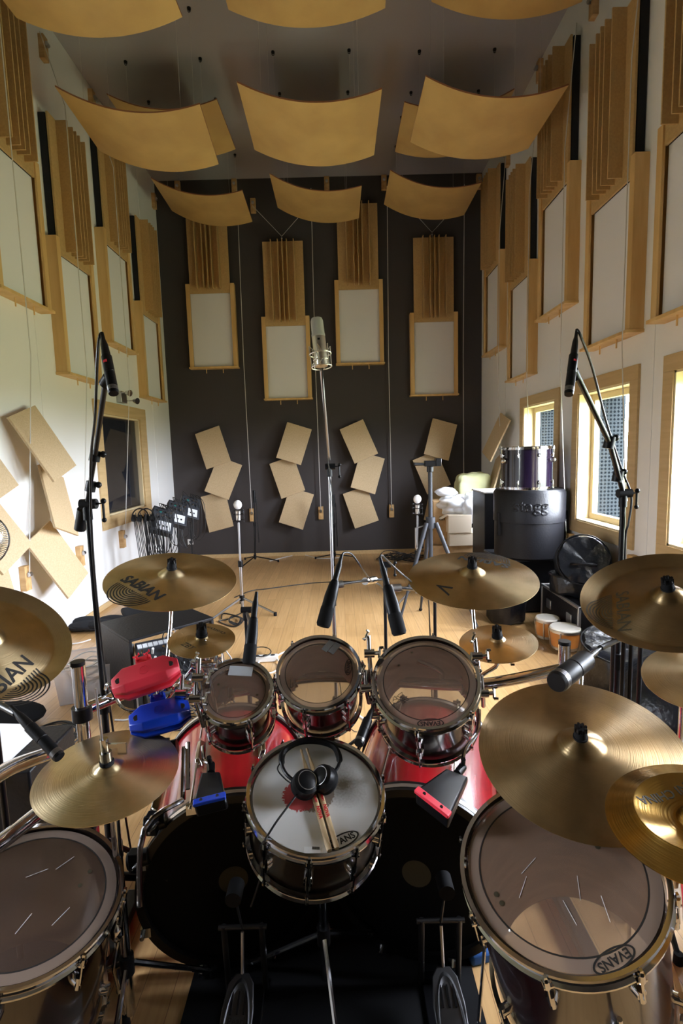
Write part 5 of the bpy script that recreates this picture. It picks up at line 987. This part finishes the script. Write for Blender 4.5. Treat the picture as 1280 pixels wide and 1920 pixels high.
cable([onZ(520, 1236, .02), onZ(525, 1250, .008), onZ(505, 1262, .008), onZ(484, 1250, .008), onZ(486, 1240, .02)], 'white lead looping round the power strip', .006, 'cablew', 'white_cable')
cable([onZ(515, 1232, .02), onZ(535, 1222, .008), onZ(560, 1222, .008)], 'white lead running from the power strip toward the toms', .006, 'cablew', 'white_cable')
for k in range(3): cable([onZ(490+18*cos(a), 1222+9*sin(a), .05+.012*k+.02*sin(a)) for a in [2*pi*j/10+k*.3 for j in range(11)]], 'one of the black adapter leads curled over the power strip', .004, 'cable', 'adapter_lead', 'adapter leads on the power strip', n=4)
# ================================================================== RIGHT SIDE
# cartons, bags and crates in the far right corner
def carton(x0, x1, yb, Y, h, d, label, m='card', z=None, flaps=False, rz=0.0, mark_=None):
    a = onY(x0, yb, Y); b = onY(x1, yb, Y); zb = a.z if z is None else z; c = V(((a.x+b.x)/2, Y+d/2, zb)); W_ = b.x-a.x; T = Matrix.Translation(c) @ Matrix.Rotation(rz, 4, 'Z')
    t = thing('carton', label, 'carton', mw=T)
    q = MB(); q.box((0, 0, h/2), (W_, d, h)); q.build('box', m, t, local=True, bev=.004)
    if flaps:
        for s in (-1, 1):
            q = MB(); q._add([(s*W_/2, -d/2, h), (s*W_/2, d/2, h), (s*(W_/2+.09), d/2, h-.05), (s*(W_/2+.09), -d/2, h-.05), (s*W_/2, -d/2, h+.004), (s*W_/2, d/2, h+.004), (s*(W_/2+.09), d/2, h-.046), (s*(W_/2+.09), -d/2, h-.046)], [(0, 1, 2, 3), (7, 6, 5, 4), (0, 3, 7, 4), (1, 2, 6, 5), (3, 2, 6, 7)]); q.build('flap', 'cardl', t, local=True, flat=True)
    if mark_:
        me = Matrix.Translation((mark_[1]*W_, -d/2-.001, h*.6)) @ Matrix.Rotation(rad(90), 4, 'X'); text_on('lettering', mark_[0], mark_[2], 'ink', t, me, bold=.002)
    return t
Yc = 6.25
carton(808, 905, 1062, Yc, .42, .55, 'long brown cardboard box at the bottom of the right corner pile', z=0, mark_=('BOX', -.36, .09))
carton(842, 905, 1010, Yc-.02, .16, .4, 'pale cardboard box second from the bottom of the corner pile', 'cardl', z=.42)
carton(840, 884, 985, Yc-.03, .22, .3, 'open white cardboard box with flaps in the corner pile', 'cardl', z=.582, flaps=True)
carton(812, 842, 960, Yc+.1, .55, .3, 'upright brown cardboard box behind the plastic bags', z=.42, mark_=('IEI', .05, .07))
def blob(name, c, r, m, label, cat, sc=(1, 1, 1), sub=3, amp=.15, seed=0, group=None, sq=1.0):
    rnd = random.Random(seed); bm = bmesh.new(); bmesh.ops.create_icosphere(bm, subdivisions=sub, radius=r)
    ph = [(V((rnd.uniform(-1, 1), rnd.uniform(-1, 1), rnd.uniform(-1, 1))).normalized()*rnd.uniform(2, 6)/r, rnd.uniform(0, 6)) for _ in range(7)]
    for v in bm.verts:
        if sq < 1: u = v.co/r; v.co = V([math.copysign(abs(q)**sq, q)*r*.82 for q in u])
        k = 1+amp*sum(abs(sin(v.co.dot(d)+f)) for d, f in ph)/7*2-amp; v.co = V((v.co.x*k*sc[0], v.co.y*k*sc[1], v.co.z*k*sc[2]))
    mb = MB(); mb.b.free(); mb.b = bm; bm.transform(Matrix.Translation(c)); t = thing(name, label, cat, (c[0], c[1], c[2]-r*sc[2]), group); mb.build('body', m, t); return t
p = onY(858, 970, Yc); t = blob('plastic_bag', (p.x, Yc+.14, .90), .17, 'bag', 'crumpled white plastic bag in the open carton', 'bag', (1.2, .7, .72), 5, .38, 4)
p = onY(880, 963, Yc); blob('plastic_bag', (p.x+.02, Yc+.05, .88), .15, 'bag', 'drooping translucent bag handle at the right of the white bag', 'bag', (.6, .5, 1.2), 4, .3, 9)
p = onY(850, 948, Yc+.1); blob('plastic_bag', (p.x-.05, Yc+.3, 1.06), .11, 'bag', 'small pale bag with green corner on top of the corner pile', 'bag', (1.2, .7, .5), 3, .3, 12)
p = onY(895, 917, 6.9); t = blob('cloth_bundle', (p.x-.06, 6.95, p.z+.02), .26, 'yellow', 'pale yellow cloth bundle on the black crate in the corner', 'cloth', (1.0, .7, .86), 5, .2, 21, sq=.45); t.children[0].rotation_euler = (0, 0, 0)
q = onY(872, 945, 6.7); q2 = onY(915, 945, 6.7); zt = p.z-.19; n_ = 0
for z0, nm in [(0, 'lowest'), (zt/3, 'middle'), (zt*2/3, 'topmost')]:
    t = thing('plastic_crate', 'black plastic crate in the far right corner, %s of the stack' % nm, 'crate', ((q.x+q2.x)/2, 6.9, z0), 'stacked black crates'); W_ = q2.x-q.x+.06; h_ = zt/3-.005; cx = (q.x+q2.x)/2
    for (a, b, w1, d1) in ((cx, 6.7, W_, .015), (cx, 7.1, W_, .015), (cx-W_/2, 6.9, .015, .4), (cx+W_/2, 6.9, .015, .4)):
        m = MB(); m.box((a, b, z0+.02), (w1, d1, .04)); m.box((a, b, z0+h_-.02), (w1, d1, .04))
        for k in range(7):
            s_ = -.5+(k+.0)/6; m.box((a+(s_*(w1-.02) if w1 > .1 else 0), b+(s_*(d1-.02) if d1 > .1 else 0), z0+h_/2), (.02 if w1 > .1 else w1, .02 if d1 > .1 else d1, h_))
        m.build('side', 'black', t)
    MB().box((cx, 6.9, z0+.006), (W_, .4, .012)).build('bottom', 'black', t)
MB_ = thing('clip_light', 'small blue box sitting in the topmost crate', 'box', (q.x+.12, 6.72, zt-.12)); MB().box((q.x+.12, 6.74, zt-.08), (.08, .04, .08)).build('body', 'blue', MB_, bev=.004)
# tall black cabinet left of the round case
a = onY(908, 1035, 5.55); b = onY(938, 1035, 5.55); ztop = onY(920, 925, 5.55).z
t = thing('speaker_cabinet', 'tall black cabinet with pale top between crates and round case', 'cabinet', ((a.x+b.x)/2+.08, 5.8, 0)); cx = (a.x+b.x)/2+.08
MB().box((cx, 5.8, ztop/2), (b.x-a.x+.16, .5, ztop)).build('body', 'case', t, bev=.006); MB().box((cx, 5.8, ztop+.008), (b.x-a.x+.18, .5, .016)).build('top_board', 'labelw', t, bev=.003); MB().tube([(cx+.02, 5.54, .2), (cx+.02, 5.54, ztop-.1)], .003, 6).build('trim_line', 'steel', t)
# big black base case, round case with embossed name, dark drum on top
CX, CY, RC = 1.86, 5.02, .335
t = thing('equipment_case', 'large black case on the floor under the round case', 'case', (1.83, 5.12, 0)); MB().box((1.83, 5.13, .27), (.62, .56, .53)).build('body', 'case', t, bev=.02); MB().box((1.83, 4.847, .52), (.58, .006, .012)).build('metal_edge', 'steel', t)
T = Matrix.Translation((CX, CY, .54)); t = thing('round_drum_case', 'round black drum case with embossed name, carrying the dark drum', 'drum case', mw=T); hC = .66
MB().lathe([(1e-4, 0), (RC-.03, 0), (RC-.01, .02), (RC-.012, hC*.55), (RC-.012, hC*.56)], 72).build('lower_shell', 'case', t, local=True)
MB().lathe([(RC-.008, hC*.53), (RC, hC*.535), (RC, hC-.03), (RC-.02, hC), (RC*.5, hC+.004), (1e-4, hC+.004)], 72).build('lid', 'case', t, local=True)
me = textmesh('stagg', .15, .004, 1.05); bm = bmesh.new(); bm.from_mesh(me); bpy.data.meshes.remove(me); bmesh.ops.subdivide_edges(bm, edges=bm.edges[:], cuts=2)
r_ = bmesh.ops.extrude_face_region(bm, geom=bm.faces[:]); 
for v in [g for g in r_['geom'] if isinstance(g, bmesh.types.BMVert)]: v.co.z += .006
for v in bm.verts:
    a_ = rad(-108)+v.co.x/RC; rr_ = RC-.001+v.co.z; z_ = hC*.78+v.co.y; v.co = V((rr_*cos(a_), rr_*sin(a_), z_))
mb = MB(); mb.b.free(); mb.b = bm; mb.build('embossed_name', 'case', t, local=True, flat=True)
for a_ in (rad(-12), rad(196)):
    MB().box((RC*cos(a_)*1.0, RC*sin(a_), hC*.5), (.03, .03, .22)).build('strap', 'rubber', t, local=True); MB().box((RC*cos(a_)*1.02, RC*sin(a_)*1.02, hC*.62), (.014, .014, .06)).build('buckle', 'red', t, local=True)
DT = drum('concert_tom', (CX-.04, CY-.02, 1.595), 0, 0, .245, .375, 8, 'plum', 'glossy dark purple drum standing on the round black case by the window', head='ring', ringed=False, phase=.2, rimh=.028)
text_on('badge_lettering', 'DW', .04, 'chrome', DT, Matrix.Translation((.18, -.178, -.12)) @ Matrix.Rotation(rad(45), 4, 'Z') @ Matrix.Rotation(rad(90), 4, 'X'), bold=.001)
for a_ in (-165, -25): MB().sph((.245*cos(rad(a_)), .245*sin(rad(a_)), -.12), .03, 14, (1, 1, .9)).build('mount_bracket', 'chrome', DT, local=True)
# soft drum bags
def softbag(c, ax, r, h, label):
    T = frame(c, ax, V((0, 0, 1))); t = thing('drum_bag', label, 'drum bag', group='soft black drum bags', mw=T)
    n = 56; pr = [(1e-4, .0), (r*.5, .006), (r*.92, .0), (r, -.025), (r*1.01, -h*.5), (r*.99, -h+.02), (r*.9, -h), (1e-4, -h)]
    o = MB().lathe(pr, n); rnd = random.Random(int(r*1e4))
    for v in o.b.verts: k = 1+.025*sin(v.co.x*40+v.co.z*30)+.02*sin(v.co.y*55-v.co.z*20); v.co.x *= k; v.co.y *= k; v.co.z += .012*sin(v.co.x*35)*sin(v.co.y*28)
    o.build('body', 'shine', t, local=True); MB().tube([(r*1.0*cos(2*pi*i/40), r*1.0*sin(2*pi*i/40), -.014) for i in range(40)], .006, 6, closed=True).build('zip', 'black', t, local=True)
    q = MB(); q.tube(smooth_path([(-.09, -r*.2, .0), (-.05, -r*.2, .05), (.05, -r*.2, .05), (.09, -r*.2, .0)], 5), .012, 8); q.build('handle', 'black', t, local=True); return t
softbag((1.93, 4.02, .70), (-.35, -1, .30), .20, .34, 'shiny black soft bag lying on its side below the middle window')
softbag((1.98, 4.28, .535), (0, .05, 1), .20, .17, 'flat black soft bag on the flight case under the lying bag')
softbag((1.52, 4.62, .36), (0, -.1, 1), .17, .34, 'low black soft bag on the floor left of the flight case')
softbag((1.86, 3.12, .36), (-.05, -.10, 1), .33, .35, 'wide flat black soft bag on the floor in front of the bongos')
# flight case with aluminium edges
f0 = onZ(1020, 1165, 0); T = Matrix.Translation((2.02, 4.24, 0)) @ Matrix.Rotation(rad(-90), 4, 'Z'); t = thing('flight_case', 'black flight case with aluminium edges behind the bongos', 'flight case', mw=T); W_, D_, Hh = .72, .36, .36
MB().box((0, 0, Hh/2), (W_, D_, Hh-.01)).build('body', 'case', t, local=True)
for s1 in (-1, 1):
    for s2 in (-1, 1):
        MB().box((0, s1*D_/2, Hh/2+s2*(Hh/2-.012)), (W_+.01, .022, .022)).build('edge_profile', 'alum', t, local=True, bev=.002); MB().box((s1*W_/2, 0, Hh/2+s2*(Hh/2-.012)), (.022, D_+.01, .022)).build('edge_profile', 'alum', t, local=True, bev=.002)
        MB().box((s1*W_/2, s2*D_/2, Hh/2), (.022, .022, Hh)).build('edge_profile', 'alum', t, local=True, bev=.002)
for x in (-.2, .2): MB().box((x, -D_/2-.006, Hh*.6), (.09, .012, .08)).build('latch', 'alum', t, local=True, bev=.003)
# bongos
t = thing('bongos', 'pair of wooden bongos with white skins on the floor', 'bongos', onZ(1040, 1215, 0))
for (x, y, r, h, z) in [(1026, 1157, .092, .165, .20), (1059, 1175, .112, .165, .20)]:
    c = onZ(x, y, z); T = Matrix.Translation((c.x, c.y, z))
    d_ = MB().lathe([(r, -.01), (r*.98, -h*.5), (r*.86, -h), (r*.80, -h), (r*.9, -.01)], 44, T, closed=True).build('drum_body', 'bongo', t)
    sk = MB().lathe([(1e-4, .004), (r*.96, .002), (r*1.03, -.006), (r*1.03, -.02)], 44, T).build('skin', 'skin', t)
    MB().lathe([(r*1.04, -.012), (r*1.07, -.012), (r*1.07, -.03), (r*1.04, -.03)], 44, T, closed=True).build('rim', 'steel', t); MB().lathe([(r*.86, -h+.02), (r*.91, -h+.02), (r*.90, -h), (r*.86, -h)], 44, T, closed=True).build('base_ring', 'steel', t)
    for i in range(4):
        a = i*pi/2+.9; MB().tube([T @ V((r*1.06*cos(a), r*1.06*sin(a), -.02)), T @ V((r*1.10*cos(a), r*1.10*sin(a), -.05)), T @ V((r*.96*cos(a), r*.96*sin(a), -h))], .005, 6).build('tuning_rod', 'steel', t)
a, b = onZ(1026, 1157, .12), onZ(1059, 1175, .12); MB().box((a+b)/2, (.07, .06, .05), rz=.3).build('centre_block', 'bongo', t, bev=.004)
# black bags on the right under the cymbals
blob('gear_bag', (1.75, 2.45, .27), .38, 'shine', 'bulky black bag by the right wall behind the dark ride', 'bag', (1.0, .9, .70), 4, .10, 37)
blob('gear_bag', (1.70, 1.65, .22), .34, 'shine', 'low black bag right of the kit, mostly hidden', 'bag', (1.0, .9, .62), 4, .10, 41)
for i, x in enumerate((1147, 1166, 1180)):
    p = pd(x, 1290, 1.9); setp(MB().tube([(p.x, p.y, .02), (p.x, p.y, 1.0)], .008, 8).build('folded_stand', 'blackm'), 'thin dark folded stand leg against the bags, one of three', 'stand', 'folded stand legs at right')
# white wire shelf/heater at the lower right edge
T = Matrix.Translation((1.20, 1.27, 0)) @ Matrix.Rotation(rad(-60), 4, 'Z') @ Matrix.Diagonal((.75, .85, .85, 1)); t = thing('plastic_crate', 'white slatted crate on the floor at the lower right photo edge', 'crate', mw=T)
for k in range(5): MB().box((0, 0, .05+.085*k), (.46, .34, .062)).build('slat', 'white', t, local=True, bev=.003)
for sx_ in (-1, 1):
    for sy_ in (-1, 1): MB().box((sx_*.225, sy_*.165, .22), (.02, .02, .44)).build('corner_post', 'white', t, local=True)
# blue cloth by the right pedal
p = onZ(897, 1782, .03); t = thing('woven_pouch', 'small blue woven pouch on the floor beside the right pedal', 'pouch', (p.x, p.y, 0)); MB().box((p.x, p.y, .022), (.07, .05, .04), rz=.2).build('body', 'bluef', t, bev=.01)
for o in list(bpy.data.objects):
    for k in ('head',):
        if k in o: del o[k]
